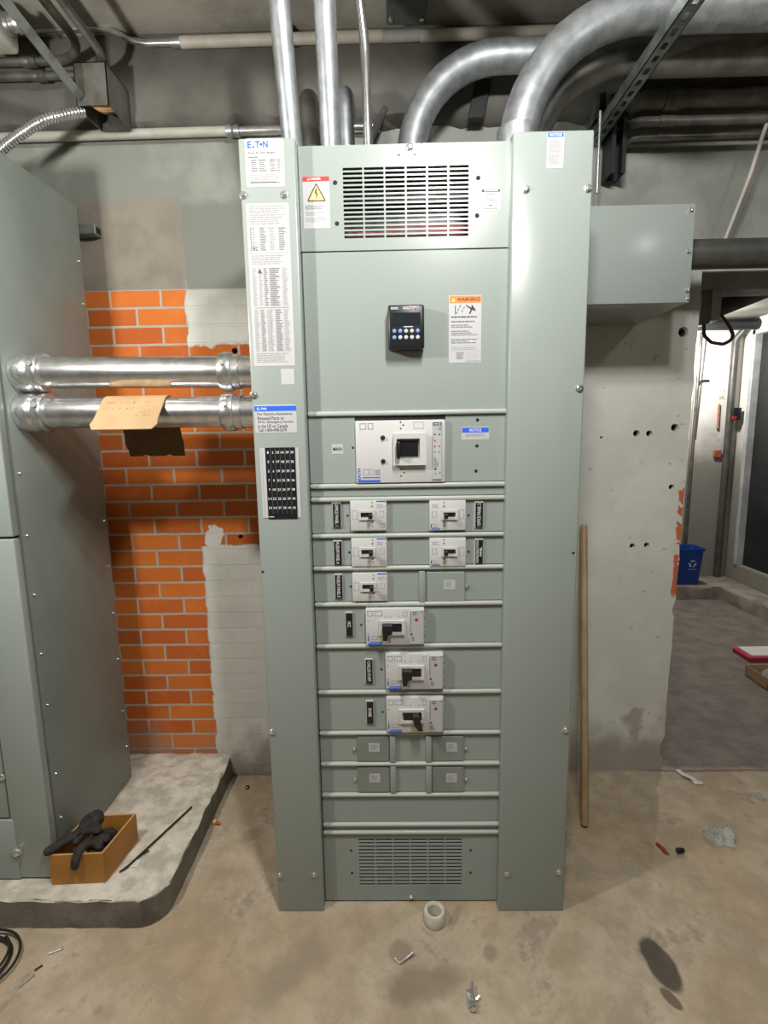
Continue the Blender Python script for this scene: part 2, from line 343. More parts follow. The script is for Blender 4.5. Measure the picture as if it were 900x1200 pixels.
# ------------------------------------------------------------------ the room
bm = B(); box(bm, -3.0, 5.0, -3.6, 4.2, -0.12, 0.0); struct('floor', bm, FLOORM, smooth=False)
def chipped_wall():
    pts = [(-2.6, 0), (1.128, 0)]
    z = 0.0
    while z < 2.06:
        z += rnd.uniform(0.02, 0.07); pts.append((1.128 + 0.012 * z + rnd.uniform(-0.004, 0.002) - (0.012 if rnd.random() < 0.1 and z < 1.4 else 0), min(z, 2.13)))
    pts += [(1.15, 2.131), (4.3, 2.131), (4.3, 2.70), (-2.6, 2.70)]
    bm = B()
    f = bm.faces.new([bm.verts.new((x, 0.70, z)) for x, z in pts])
    r = bmesh.ops.extrude_face_region(bm, geom=[f]); bmesh.ops.translate(bm, verts=[g for g in r['geom'] if isinstance(g, bmesh.types.BMVert)], vec=(0, 0.28, 0))
    bmesh.ops.recalc_face_normals(bm, faces=bm.faces[:])
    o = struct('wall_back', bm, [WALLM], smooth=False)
    cb = B()
    for hx, hz, hr in ((0.931, 1.509, 0.014), (0.983, 1.508, 0.013), (1.085, 1.53, 0.016), (1.088, 1.286, 0.012), (0.94, 1.038, 0.012), (1.0, 1.041, 0.012),
                       (1.093, 1.905, 0.020), (-0.70, 1.865, 0.012), (-0.72, 1.10, 0.010), (0.789, 1.495, 0.006)):
        lathe(cb, (hx, 0.66, hz), (0, 1, 0), [(0, hr), (0.045, hr), (0.06, hr * 0.85), (0.30, hr * 0.8)], 14)
    bmesh.ops.recalc_face_normals(cb, faces=cb.faces[:])
    c = obj('cutter', cb, [VOID], None, smooth=False)
    md = o.modifiers.new('holes', 'BOOLEAN'); md.operation = 'DIFFERENCE'; md.object = c; md.solver = 'EXACT'
    dg = bpy.context.evaluated_depsgraph_get(); dg.update()
    me = bpy.data.meshes.new_from_object(o.evaluated_get(dg)); o.modifiers.clear(); o.data = me
    bpy.data.objects.remove(c)
chipped_wall()
# foot of the painted wall right of the pad
bm = B(); prev = None
for i in range(41):
    x = -0.865 + 0.425 * i / 40; k = min(1, i / 5); row = [bm.verts.new((x, 0.701 - k * d * rnd.uniform(0.8, 1.1), z)) for z, d in ((0.0, 0.020), (0.03, 0.032), (0.10, 0.030), (0.17, 0.026), (0.21, 0.014), (0.25, 0.004), (0.29, -0.002))]
    if prev:
        for k in range(6): bm.faces.new((prev[k], row[k], row[k + 1], prev[k + 1]))
    prev = row
struct('trim_1', bm, WALLM, ang=80)
def rough_edge_beam():
    bm = B(); n = 140; prev = None
    for i in range(n + 1):
        x = -2.6 + 6.9 * i / n; dz = rnd.uniform(-0.010, 0.012); dy = rnd.uniform(-0.006, 0.006)
        ring = [bm.verts.new((x, 1.0, 2.96)), bm.verts.new((x, 0.63, 2.96)), bm.verts.new((x, 0.63 + dy * 0.3, 2.72)), bm.verts.new((x, 0.638 + dy, 2.685 + dz)), bm.verts.new((x, 0.70, 2.665 + dz)), bm.verts.new((x, 1.0, 2.67))]
        if prev:
            for k in range(6): bm.faces.new((prev[k], prev[(k + 1) % 6], ring[(k + 1) % 6], ring[k]))
        else: bm.faces.new(ring)
        prev = ring
    bm.faces.new(prev); bmesh.ops.recalc_face_normals(bm, faces=bm.faces[:])
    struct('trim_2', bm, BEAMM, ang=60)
rough_edge_beam()
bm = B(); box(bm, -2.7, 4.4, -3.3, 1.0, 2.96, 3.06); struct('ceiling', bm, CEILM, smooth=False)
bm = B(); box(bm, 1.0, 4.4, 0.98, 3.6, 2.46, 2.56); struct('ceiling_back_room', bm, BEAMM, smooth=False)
bm = B(); box(bm, 1.10, 4.3, 0.98, 1.45, 2.21, 2.46); struct('trim_5', bm, BEAMM, smooth=False)  # dark slab added to stand for the shade behind the lintel
bm = B(); box(bm, -2.7, -2.6, -3.3, 1.0, 0, 2.96); struct('wall_left', bm, SIDEM, smooth=False)
bm = B(); box(bm, -2.7, 4.4, -3.3, -3.2, 0, 2.96); struct('wall_front', bm, SIDEM, smooth=False)
bm = B(); box(bm, 4.3, 4.4, -3.3, 0.98, 0, 2.96); struct('wall_right', bm, SIDEM, smooth=False)
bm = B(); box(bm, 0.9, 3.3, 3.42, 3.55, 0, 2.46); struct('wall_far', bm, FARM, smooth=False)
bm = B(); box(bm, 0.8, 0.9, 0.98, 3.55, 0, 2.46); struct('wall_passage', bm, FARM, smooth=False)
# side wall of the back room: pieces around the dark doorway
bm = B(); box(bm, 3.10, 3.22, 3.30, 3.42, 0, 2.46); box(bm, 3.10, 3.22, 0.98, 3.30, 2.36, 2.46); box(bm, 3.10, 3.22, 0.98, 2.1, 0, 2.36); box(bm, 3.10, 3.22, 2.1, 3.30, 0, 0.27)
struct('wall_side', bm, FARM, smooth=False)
dr = bpy.data.objects.new('door_1', None); COL.objects.link(dr); dr.location = (3.13, 2.7, 0.27); WL['door_1'] = Vector((3.13, 2.7, 0.27)); dr['kind'] = 'structure'
bm = B(); box(bm, 3.15, 3.19, 2.12, 3.26, 0.275, 2.33, 0, 0.004); obj('door_leaf', bm, DOORM, dr)
bm = B(); box(bm, 3.088, 3.20, 3.26, 3.30, 0.27, 2.36, 0, 0.004); box(bm, 3.088, 3.20, 2.1, 3.30, 2.32, 2.36, 0, 0.004); box(bm, 3.08, 3.20, 2.1, 2.15, 0.27, 2.36, 0, 0.006); obj('door_frame', bm, FRAMEM, dr)
bm = B(); tube(bm, [(3.12, 2.22, 1.28), (3.12, 2.22, 1.42)], 0.012, 10); obj('door_handle', bm, ZINC, dr)
# curb under the doorway and along the far wall
def rough_slab(name, outline, z0, z1, mat, jit=0.008, bev=0.02, step=0.07, kind='struct'):
    pts = []
    for (a, b) in zip(outline, outline[1:] + outline[:1]):
        a, b = Vector(a), Vector(b); n = max(1, int((b - a).length / step))
        for k in range(n): pts.append(a.lerp(b, k / n))
    bm = B(); cx = sum(p.x for p in pts) / len(pts); cy = sum(p.y for p in pts) / len(pts); lv = []
    N = len(pts)
    nr = []
    for i in range(N):
        t = (pts[(i + 1) % N] - pts[i - 1]); nr.append(Vector((-t.y, t.x)).normalized())
    for z, ins, j in ((z0, 0, 0.4), (z1 - bev, 0, 1), (z1 - bev * 0.3, bev * 0.3, 1), (z1, bev, 1)):
        lv.append([bm.verts.new((p.x + nr[i].x * (ins + rnd.uniform(-jit, jit) * j * 0.6), p.y + nr[i].y * (ins + rnd.uniform(-jit, jit) * j * 0.6), z + (rnd.uniform(-0.2, 0.2) * jit if z > z0 else 0))) for i, p in enumerate(pts)])
    for li, (A, C) in enumerate(zip(lv, lv[1:])):
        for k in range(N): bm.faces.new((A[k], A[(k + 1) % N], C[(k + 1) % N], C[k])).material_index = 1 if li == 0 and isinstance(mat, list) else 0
    bm.faces.new(lv[-1]); bm.faces.new(list(reversed(lv[0])))
    return struct(name, bm, mat, ang=28)
rough_slab('trim_3', [(2.30, 3.10), (2.86, 3.08), (2.90, 2.0), (3.10, 2.0), (3.10, 3.42), (2.30, 3.42)], 0, 0.125, CURBM, 0.012, 0.02)
# housekeeping pad
def arc(cx, cy, r, a0, a1, n=8): return [(cx + r * math.cos(a0 + (a1 - a0) * k / n), cy + r * math.sin(a0 + (a1 - a0) * k / n)) for k in range(n + 1)]
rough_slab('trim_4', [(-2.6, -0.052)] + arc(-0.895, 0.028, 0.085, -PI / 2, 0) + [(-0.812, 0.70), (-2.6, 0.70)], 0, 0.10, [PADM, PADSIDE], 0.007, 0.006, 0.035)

# ------------------------------------------------------------------ the main switchboard
SB = thing('switchboard', 'tall grey switchboard with white breakers, vents and warning labels, standing on the floor', 'switchboard', (0, 0.26, 0))
YF = 0.035                                                   # front plane of the middle covers
bm = B()
box(bm, -0.458, -0.452, 0.055, 0.52, 0.0, 2.284); box(bm, 0.452, 0.458, 0.055, 0.52, 0.0, 2.284)
box(bm, -0.452, 0.452, 0.514, 0.52, 0.0, 2.284); box(bm, -0.452, 0.452, 0.055, 0.514, 2.278, 2.284); box(bm, -0.452, 0.452, 0.055, 0.514, 0.0, 0.006)
obj('enclosure', bm, PAINT, SB, smooth=False)
for x0, x1, scs in ((-0.4585, -0.3105, ((-0.452, 2.149), (-0.344, 2.149), (-0.452, 1.637), (-0.451, 0.631), (-0.448, 0.135), (-0.338, 0.135))),
                    (0.2505, 0.4585, ((0.286, 2.148), (0.447, 2.146), (0.445, 1.64), (0.444, 0.63), (0.276, 0.136), (0.440, 0.142)))):
    bm = B(); box(bm, x0, x1, 0.0, 0.056, 0.0, 2.286, 0, 0.005, 3)
    if x0 < 0: lathe(bm, (-0.452, 0.0, 1.133), (0, -1, 0), [(0, 0.004), (0.0004, 0.004)], 10, 1)
    else:
        for zz in (1.178, 1.637): lathe(bm, (0.446, 0.0, zz), (0, -1, 0), [(0, 0.004), (0.0004, 0.004)], 10, 1)
    pc = obj('side_cover', bm, [PAINT, VOID], SB)
    for sx, sz in scs: screw(pc, sx, 0.0, sz, 0.0085 if sz > 0.2 else 0.007)
def slotted(bm, x0, x1, z0, z1, yf, yb, slots, mi=0):        # plate with rectangular through holes
    xs = sorted({x0, x1, *[s[0] for s in slots], *[s[1] for s in slots]}); zs = sorted({z0, z1, *[s[2] for s in slots], *[s[3] for s in slots]})
    S_ = {(round(s[0], 5), round(s[2], 5)) for s in slots}
    vf = {}; vb = {}
    def V(d, i, j, y):
        if (i, j) not in d: d[(i, j)] = bm.verts.new((xs[i], y, zs[j]))
        return d[(i, j)]
    solid = lambda i, j: 0 <= i < len(xs) - 1 and 0 <= j < len(zs) - 1 and (round(xs[i], 5), round(zs[j], 5)) not in S_
    for i in range(len(xs) - 1):
        for j in range(len(zs) - 1):
            if not solid(i, j): continue
            c = ((i, j), (i + 1, j), (i + 1, j + 1), (i, j + 1))
            bm.faces.new([V(vf, *k, yf) for k in c]).material_index = mi
            bm.faces.new([V(vb, *k, yb) for k in reversed(c)]).material_index = mi
            for a, b_, ni, nj in ((0, 1, i, j - 1), (1, 2, i + 1, j), (2, 3, i, j + 1), (3, 0, i - 1, j)):
                if not solid(ni, nj):
                    bm.faces.new([V(vf, *c[b_], yf), V(vf, *c[a], yf), V(vb, *c[a], yb), V(vb, *c[b_], yb)]).material_index = mi
def slot_grid(x0, x1, z0, z1, nx, nz, gx, gz):
    px = (x1 - x0 + gx) / nx; pz = (z1 - z0 + gz) / nz
    return [(x0 + i * px, x0 + i * px + px - gx, z0 + j * pz, z0 + j * pz + pz - gz) for i in range(nx) for j in range(nz)]
CX0, CX1 = -0.309, 0.255
def small_holes(bm, pts, mi, r=0.006, y=YF):
    for hx, hz in pts: lathe(bm, (hx, y, hz), (0, -1, 0), [(0, r), (0.0005, r)], 10, mi)
# top vent cover
bm = B(); slotted(bm, CX0, CX1, 2.019, 2.281, YF, YF + 0.004, slot_grid(-0.192, 0.143, 2.050, 2.226, 6, 16, 0.0045, 0.0046))
small_holes(bm, ((-0.213, 2.190), (-0.211, 2.088), (0.168, 2.193), (0.166, 2.100)), 1); small_holes(bm, ((-0.042, 2.254), (0.0, 2.254)), 1, 0.0025)
vc = obj('vent_cover', bm, [PAINT, VOID], SB, smooth=False); screw(vc, -0.012, YF, 2.272, 0.010)
bm = B()
for k in range(3): box(bm, -0.30 + 0.11 * k, 0.05 + 0.12 * k, 0.13 + 0.02 * k, 0.135 + 0.02 * k, 2.068 + 0.026 * k, 2.080 + 0.026 * k)
obj('busbar', bm, COPPER, SB, smooth=False)
for za, zb_ in ((1.99, 2.27), (0.012, 0.25)):
    bm = B(); box(bm, -0.40, 0.40, 0.20, 0.205, za, zb_); box(bm, -0.40, 0.40, 0.06, 0.20, za, za + 0.004); obj('added_dark_backing', bm, BPLAST, SB, smooth=False)  # black backing added behind the vents to darken the slots
# blank cover with the meter
bm = B(); box(bm, CX0, CX1, YF, YF + 0.02, 1.584, 2.016, 0, 0.002); obj('blank_cover', bm, PAINT, SB)
# ribs between the covers
for zr, hh in ((1.583, 0.007), (1.377, 0.007), (1.338, 0.007), (1.230, 0.0065), (1.132, 0.0065), (1.021, 0.0065), (0.889, 0.0065), (0.740, 0.0065), (0.604, 0.006), (0.499, 0.006), (0.392, 0.006), (0.287, 0.006), (0.259, 0.006)):
    bm = B(); box(bm, CX0, CX1, YF - 0.010, YF + 0.01, zr - hh, zr + hh, 0, 0.0055, 3); obj('cover_rib', bm, EDGE, SB)
def cover(z0, z1, name='breaker_cover', holes=(), mat=PAINT):
    bm = B(); box(bm, CX0, CX1, YF, YF + 0.02, z0 + 0.001, z1 - 0.001, 0, 0.0015); small_holes(bm, holes, 1, 0.0035)
    return obj(name, bm, [mat, VOID], SB)
cover(1.345, 1.370, 'filler_cover')
cover(1.384, 1.576, 'breaker_cover', ((-0.183, 1.487), ))
for hp in ((0.173, 1.560), (0.172, 1.487), (0.170, 1.415)):
    bm = B(); small_holes(bm, (hp, ), 0, 0.0048, YF - 0.0003); obj('cover_hole', bm, VOID, SB)
cover(1.237, 1.331, holes=((-0.203, 1.290), (0.150, 1.286))); cover(1.139, 1.223, holes=((-0.201, 1.180), (0.151, 1.177)))
cover(1.028, 1.125, holes=((-0.199, 1.075), )); cover(0.896, 1.014, holes=((-0.171, 0.955), )); cover(0.747, 0.882, holes=((-0.112, 0.812), )); cover(0.611, 0.733, holes=((-0.111, 0.672), ))
cover(0.505, 0.598); cover(0.398, 0.493); cover(0.293, 0.386, 'blank_cover'); cover(0.265, 0.281, 'filler_cover')
# bottom vent cover
bm = B(); slotted(bm, CX0, CX1, 0.006, 0.253, YF, YF + 0.004, slot_grid(-0.196, 0.137, 0.062, 0.232, 6, 14, 0.005, 0.0058))
small_holes(bm, ((-0.221, 0.190), (-0.220, 0.108), (0.166, 0.190), (0.166, 0.108)), 1, 0.004)
vc = obj('vent_cover', bm, [PAINT, VOID], SB, smooth=False); screw(vc, -0.028, YF, 0.020, 0.006)

# circuit breakers
def outline_icon(bm, x0, x1, z0, z1, y, mi, t=0.0012):
    quad(bm, x0, x1, z0, z0 + t, y, mi); quad(bm, x0, x1, z1 - t, z1, y, mi); quad(bm, x0, x0 + t, z0, z1, y, mi); quad(bm, x1 - t, x1, z0, z1, y, mi)
def disc(bm, x, z, r, y, mi, n=12): lathe(bm, (x, y, z), (0, -1, 0), [(0, r), (0.0003, r)], n, mi)
def small_breaker(x0, x1, z0, z1, flip):
    W, H = x1 - x0, z1 - z0; yb = YF - 0.013
    X = lambda u: (x1 - u * W) if flip else (x0 + u * W); Z = lambda v: z1 - v * H
    def q(bm, u0, u1, v0, v1, y, mi): quad(bm, min(X(u0), X(u1)), max(X(u0), X(u1)), Z(v1), Z(v0), y, mi)
    bm = B(); box(bm, x0, x1, yb, YF + 0.01, z0, z1, 0, 0.002, 2)
    y = yb - 0.0003
    for v in (0.06, 0.19, 0.73, 0.85): disc(bm, X(0.60), Z(v), 0.0022 if v in (0.19, 0.73) else 0.0016, yb, 2)
    q(bm, 0.612, 0.618, 0.0, 1.0, y, 3)
    if flip: quad(bm, x0 + 0.05 * W, x0 + 0.30 * W, z0 + 0.03 * H, z0 + 0.065 * H, y, 1); quad(bm, x0 + 0.04 * W, x0 + 0.065 * W, z0 + 0.1 * H, z0 + 0.22 * H, y, 1); bars(bm, x0 + 0.1 * W, x0 + 0.28 * W, z0 + 0.075 * H, z0 + 0.1 * H, 1, y, 1)
    else: q(bm, 0.72, 0.98, 0.005, 0.05, y, 1); q(bm, 0.965, 0.985, 0.17, 0.20, y, 1)
    for u0, u1, v0, v1 in ((0.05, 0.19, 0.32, 0.62), (0.80, 0.93, 0.36, 0.56), (0.82, 0.95, 0.78, 0.92)): outline_icon(bm, min(X(u0), X(u1)), max(X(u0), X(u1)), Z(v1), Z(v0), y, 3)
    bars(bm, min(X(0.73), X(0.93)), max(X(0.73), X(0.93)), Z(0.27), Z(0.13), 3, y, 3, 0.4, 0.3, True)
    for v in (0.28, 0.64, 0.9): q(bm, -0.012, 0.01, v, v + 0.05, yb + 0.004, 2)
    br = obj('circuit_breaker', bm, [WPLAST, BLUE, VOID, FAINT2], SB)
    bm = B(); a, b = sorted((X(0.23), X(0.67))); zt, zb = Z(0.32), Z(0.64)
    t = 0.006; yr = yb - 0.005
    slotted(bm, a, b, zb, zt, yr, yb, [(a + t, b - t, zb + t, zt - t)])
    obj('escutcheon', bm, WPLAST, br, smooth=False)
    bm = B(); a, b = sorted((X(0.27), X(0.60))); box(bm, a, b, yb - 0.003, yb + 0.002, Z(0.53), Z(0.41), 0, 0.001)
    a, b = sorted((X(0.51), X(0.61)))
    box(bm, a, b, yb - 0.026, yb, Z(0.57), Z(0.42), 0, 0.002, 2)
    obj('handle', bm, BPLAST, br)
    return br
for bx in ((-0.194, -0.089, 1.247, 1.335, False), (0.035, 0.140, 1.245, 1.332, True), (-0.194, -0.090, 1.139, 1.224, False), (0.035, 0.141, 1.137, 1.222, True), (-0.194, -0.090, 1.033, 1.119, False)): small_breaker(*bx)
def large_breaker(x0, x1, z0, z1, off=False):
    W, H = x1 - x0, z1 - z0; yb = YF - 0.020; X = lambda u: x0 + u * W; Z = lambda v: z1 - v * H
    bm = B(); box(bm, x0, x1, yb, YF + 0.01, z0, z1, 0, 0.003, 2); y = yb - 0.0004
    quad(bm, X(0.03), X(0.27), Z(0.985), Z(0.945), y, 1); quad(bm, X(0.07), X(0.27), Z(0.925), Z(0.90), y, 1); quad(bm, X(0.03), X(0.05), Z(0.88), Z(0.75), y, 1)
    for u0, u1 in ((0.03, 0.12), (0.15, 0.28)): outline_icon(bm, X(u0), X(u1), Z(0.2), Z(0.06), y, 3, 0.0015)
    outline_icon(bm, X(0.63), X(0.71), Z(0.21), Z(0.08), y, 3); outline_icon(bm, X(0.10), X(0.20), Z(0.84), Z(0.74), y, 3)
    for u in (0.33, 0.42, 0.57): quad(bm, X(u), X(u + 0.012), Z(0.24), Z(0.19), y, 3)
    disc(bm, X(0.04), Z(0.33), 0.0016, yb, 2); disc(bm, X(0.04), Z(0.70), 0.0016, yb, 2)
    for v in (0.08, 0.26, 0.5, 0.74, 0.92): quad(bm, X(1.0), X(1.014), Z(v + 0.05), Z(v), yb + 0.006, 2)
    br = obj('circuit_breaker', bm, [WPLAST, BLUE, VOID, FAINT2], SB)
    bm = B(); box(bm, X(0.755), X(0.985), yb - 0.004, yb + 0.001, Z(0.97), Z(0.03), 0, 0.002); y2 = yb - 0.0045
    disc(bm, X(0.862), Z(0.30), 0.0048, yb - 0.004, 1); disc(bm, X(0.775), Z(0.69), 0.0036, yb - 0.004, 1)
    outline_icon(bm, X(0.80), X(0.86), Z(0.16), Z(0.08), y2, 2, 0.002); outline_icon(bm, X(0.78), X(0.82), Z(0.86), Z(0.76), y2, 2, 0.002)
    quad(bm, X(0.757), X(0.766), Z(0.62), Z(0.10), y2, 2); disc(bm, X(0.95), Z(0.9), 0.003, yb - 0.004, 3); disc(bm, X(0.95), Z(0.08), 0.002, yb - 0.004, 2)
    obj('trip_unit', bm, [GPLAST, DKRED, FAINT, LABEL], br)
    bm = B(); t = 0.008; yr = yb - 0.008; a, b, zt, zb = X(0.22), X(0.66), Z(0.31), Z(0.70)
    slotted(bm, a, b, zb, zt, yr, yb, [(a + 0.010, b - t, zb + t, zt - t)])
    obj('escutcheon', bm, WPLAST, br, smooth=False)
    bm = B(); box(bm, X(0.30), X(0.605), yb - 0.004, yb + 0.001, Z(0.615), Z(0.36), 0, 0.001)
    if off:                                                  # lever thrown to the right and down
        pts = [(X(0.46), Z(0.38)), (X(0.56), Z(0.38)), (X(0.63), Z(0.78)), (X(0.55), Z(0.78)), (X(0.47), Z(0.60))]
    else:
        pts = [(X(0.29), Z(0.37)), (X(0.45), Z(0.37)), (X(0.45), Z(0.58)), (X(0.38), Z(0.62)), (X(0.36), Z(0.76)), (X(0.29), Z(0.76))]
    f = bm.faces.new([bm.verts.new((px, yb - 0.034, pz)) for px, pz in pts]); r = bmesh.ops.extrude_face_region(bm, geom=[f])
    bmesh.ops.translate(bm, verts=[g for g in r['geom'] if isinstance(g, bmesh.types.BMVert)], vec=(0, 0.034, 0)); bmesh.ops.recalc_face_normals(bm, faces=bm.faces[:])
    obj('handle', bm, BPLAST, br)
large_breaker(-0.156, 0.019, 0.898, 1.012); large_breaker(-0.099, 0.076, 0.755, 0.870); large_breaker(-0.099, 0.076, 0.613, 0.729, True)
# main breaker
x0, x1, z0, z1 = -0.174, 0.080, 1.386, 1.576; W, H = x1 - x0, z1 - z0; yb = YF - 0.014; X = lambda u: x0 + u * W; Z = lambda v: z1 - v * H
bm = B(); box(bm, x0, x1, yb, YF + 0.01, z0, Z(0.07), 0, 0.003, 2); quad(bm, x0 - 0.002, x1 + 0.002, Z(0.08), Z(-0.01), YF - 0.0003, 2); y = yb - 0.0004
quad(bm, X(0.02), X(0.27), Z(0.985), Z(0.955), y, 1); quad(bm, X(0.07), X(0.27), Z(0.925), Z(0.91), y, 1)
txt(bm, 'EATN', X(0.015), X(0.05), Z(0.95), Z(0.78), y, 1, 90)
for u0, u1 in ((0.05, 0.12), (0.14, 0.20)): outline_icon(bm, X(u0), X(u1), Z(0.20), Z(0.11), y, 3, 0.0018)
outline_icon(bm, X(0.65), X(0.76), Z(0.20), Z(0.10), y, 3)
quad(bm, X(0.21), X(0.27), Z(0.88), Z(0.80), y, 3); outline_icon(bm, X(0.08), X(0.14), Z(0.88), Z(0.79), y, 3); outline_icon(bm, X(0.15), X(0.19), Z(0.88), Z(0.79), y, 3)
for u, v in ((0.505, 0.10), (0.535, 0.145), (0.505, 0.195), (0.505, 0.80), (0.54, 0.85), (0.505, 0.90)): disc(bm, X(u), Z(v), 0.0024, yb, 2)
mb = obj('circuit_breaker', bm, [WPLAST, BLUE, VOID, FAINT2], SB)
for v in (0.325, 0.675): screw(mb, X(0.305), yb, Z(v), 0.0055, name='cover_bolt', mat=BLACKSTEEL)
bm = B(); box(bm, X(0.855), X(0.965), yb - 0.004, yb + 0.001, Z(0.965), Z(0.10), 0, 0.002); y2 = yb - 0.0045
for u, v, mi in ((0.885, 0.29, 1), (0.935, 0.29, 1), (0.885, 0.38, 2), (0.885, 0.465, 2), (0.935, 0.465, 2), (0.885, 0.55, 3), (0.935, 0.55, 3), (0.885, 0.64, 3), (0.89, 0.80, 1), (0.89, 0.87, 3), (0.94, 0.86, 3)):
    disc(bm, X(u), Z(v), 0.0032 if v == 0.80 else 0.0024, yb - 0.004, mi)
outline_icon(bm, X(0.865), X(0.93), Z(0.155), Z(0.11), y2, 1, 0.002); quad(bm, X(0.945), X(0.955), Z(0.16), Z(0.11), y2, 1); bars(bm, X(0.87), X(0.94), Z(0.78), Z(0.66), 5, y2, 3, 0.4, 0.6); outline_icon(bm, X(0.925), X(0.955), Z(0.22), Z(0.175), y2, 3)
obj('trip_unit', bm, [GPLAST, VOID, DKRED, FAINT], mb)
bm = B(); a, b, zt, zb = X(0.42), X(0.785), Z(0.27), Z(0.735); yr = yb - 0.016
slotted(bm, a, b, zb, zt, yr, yb, [(a + 0.010, b - 0.018, zb + 0.018, zt - 0.014)])
obj('escutcheon', bm, WPLAST, mb, smooth=False)
bm = B(); box(bm, X(0.45), X(0.70), yb - 0.005, yb + 0.001, Z(0.61), Z(0.375), 0, 0.001); box(bm, X(0.452), X(0.50), yb - 0.036, yb, Z(0.62), Z(0.385), 0, 0.003, 2); obj('handle', bm, BPLAST, mb)

# small hinged blanks in the lower rows
for zz0, zz1, xs_ in ((1.026, 1.122, (0.012, )), (0.506, 0.596, (-0.082, 0.030)), (0.400, 0.492, (-0.082, 0.030))):
    for xx in xs_:
        bm = B(); box(bm, xx - 0.008, xx + 0.010, YF - 0.010, YF + 0.004, zz0, zz1, 0, 0.002, 2); obj('filler_strip', bm, EDGE if False else PAINT, SB)
for xa, xb_, za, zb_, side in ((0.026, 0.139, 1.028, 1.118, 1), (-0.193, -0.093, 0.508, 0.592, -1), (0.041, 0.140, 0.507, 0.591, 1), (-0.193, -0.093, 0.402, 0.488, -1), (0.041, 0.141, 0.401, 0.487, 1)):
    bm = B(); box(bm, xa, xb_, YF - 0.005, YF + 0.004, za, zb_, 0, 0.0015); p = obj('filler_plate', bm, PAINT2 if za < 0.6 else PAINT, SB)
    screw(p, (xb_ + 0.008) if side > 0 else (xa - 0.008), YF - 0.001, (za + zb_) / 2, 0.005)
    xm = (xa + xb_) / 2 + (0.012 if side > 0 else 0.004); zm = (za + zb_) / 2 + 0.006
    bm = B(); box(bm, xm - 0.017, xm + 0.017, YF - 0.0058, YF - 0.005, zm - 0.0145, zm + 0.0145); bars(bm, xm - 0.012, xm + 0.012, zm - 0.010, zm + 0.010, 5, YF - 0.0061, 1, 0.45, 0.4, True); obj('rating_label', bm, [LABEL, FAINT2], p)

# engraved circuit labels
def nameplate(x0, x1, z0, z1, lines, rot, span):
    bm = B(); box(bm, x0, x1, YF - 0.006, YF, z0, z1, 0, 0.0008)
    box(bm, x0 + 0.0022, x1 - 0.0012, YF - 0.0066, YF - 0.005, z0 + 0.0015, z1 - 0.0035, 1, 0)
    zc = (z0 + z1) / 2; w_ = x1 - x0
    n = len(lines)
    for i, (s, f) in enumerate(lines):
        hw = 0.0098 if n == 1 else 0.0068; xc = (x0 + x1) / 2 + (0 if n == 1 else (-0.0045 if i == 0 else 0.005)); L = (z1 - z0) * f
        txt(bm, s, xc - hw / 2, xc + hw / 2, zc - L / 2, zc + L / 2, YF - 0.0069, 2, rot)
    obj('circuit_label', bm, [LABEL, BPLAST, WHITE], SB)
nameplate(-0.2475, -0.222, 1.256, 1.331, [('OFFICE PANEL 1', 0.86)], -90, 1)
nameplate(0.167, 0.192, 1.250, 1.327, [('OFFICE PANEL 2', 0.86)], 90, 1)
nameplate(-0.2475, -0.222, 1.142, 1.218, [('MUSEUM PANEL A', 0.88)], -90, 1)
nameplate(0.168, 0.193, 1.140, 1.217, [('REFRIGERATION', 0.86), ('PANEL', 0.36)], 90, 1)
nameplate(-0.2475, -0.223, 1.040, 1.116, [('MUSEUM PANEL B', 0.88)], -90, 1)
nameplate(-0.2185, -0.195, 0.921, 0.998, [('MCC', 0.22)], -90, 1)
nameplate(-0.162, -0.138, 0.769, 0.849, [('CHILLER PUMP', 0.80)], -90, 1)
nameplate(-0.162, -0.138, 0.636, 0.713, [('SPARE', 0.36)], -90, 1)
# stickers
def logo(bm, x0, x1, z0, z1, y, mi):                         # E, triangle, T, dot, N
    w_ = x1 - x0; txt(bm, 'E', x0, x0 + 0.2 * w_, z0, z1, y, mi); txt(bm, 'T', x0 + 0.38 * w_, x0 + 0.60 * w_, z0, z1, y, mi); txt(bm, 'N', x0 + 0.76 * w_, x1, z0, z1, y, mi)
    poly(bm, [(x0 + 0.24 * w_, z0), (x0 + 0.36 * w_, z0), (x0 + 0.30 * w_, z0 + 0.45 * (z1 - z0))], y, mi); disc(bm, x0 + 0.67 * w_, (z0 + z1) / 2, 0.07 * w_, y, mi)
def sticker(name, x0, x1, z0, z1, ys, parent=SB, corner=0.0):
    bm = B(); t = 0.0006
    if corner:
        pts = []
        for cx, cz, a in ((x1 - corner, z0 + corner, -PI / 2), (x1 - corner, z1 - corner, 0), (x0 + corner, z1 - corner, PI / 2), (x0 + corner, z0 + corner, PI)):
            pts += arc(cx, cz, corner, a, a + PI / 2, 4)
        f = bm.faces.new([bm.verts.new((p[0], ys - t, p[1])) for p in pts]); r = bmesh.ops.extrude_face_region(bm, geom=[f])
        bmesh.ops.translate(bm, verts=[g for g in r['geom'] if isinstance(g, bmesh.types.BMVert)], vec=(0, t, 0)); bmesh.ops.recalc_face_normals(bm, faces=bm.faces[:])
    else: box(bm, x0, x1, ys - t, ys, z0, z1)
    return bm, ys - t - 0.0003
MS = [LABEL, INK, FAINT, BLUE, RED, ORANGE, YELLOW, WHITE, BROWN, FAINT2]
bm, y = sticker('s', -0.441, -0.340, 2.168, 2.284, 0, corner=0.006)
logo(bm, -0.434, -0.381, 2.262, 2.278, y, 3); txt(bm, 'Pow-R-Line Xpert', -0.433, -0.362, 2.247, 2.2525, y, 1); bars(bm, -0.433, -0.408, 2.236, 2.241, 1, y, 2)
outline_icon(bm, -0.426, -0.386, 2.205, 2.233, y, 9); outline_icon(bm, -0.378, -0.348, 2.205, 2.233, y, 9)
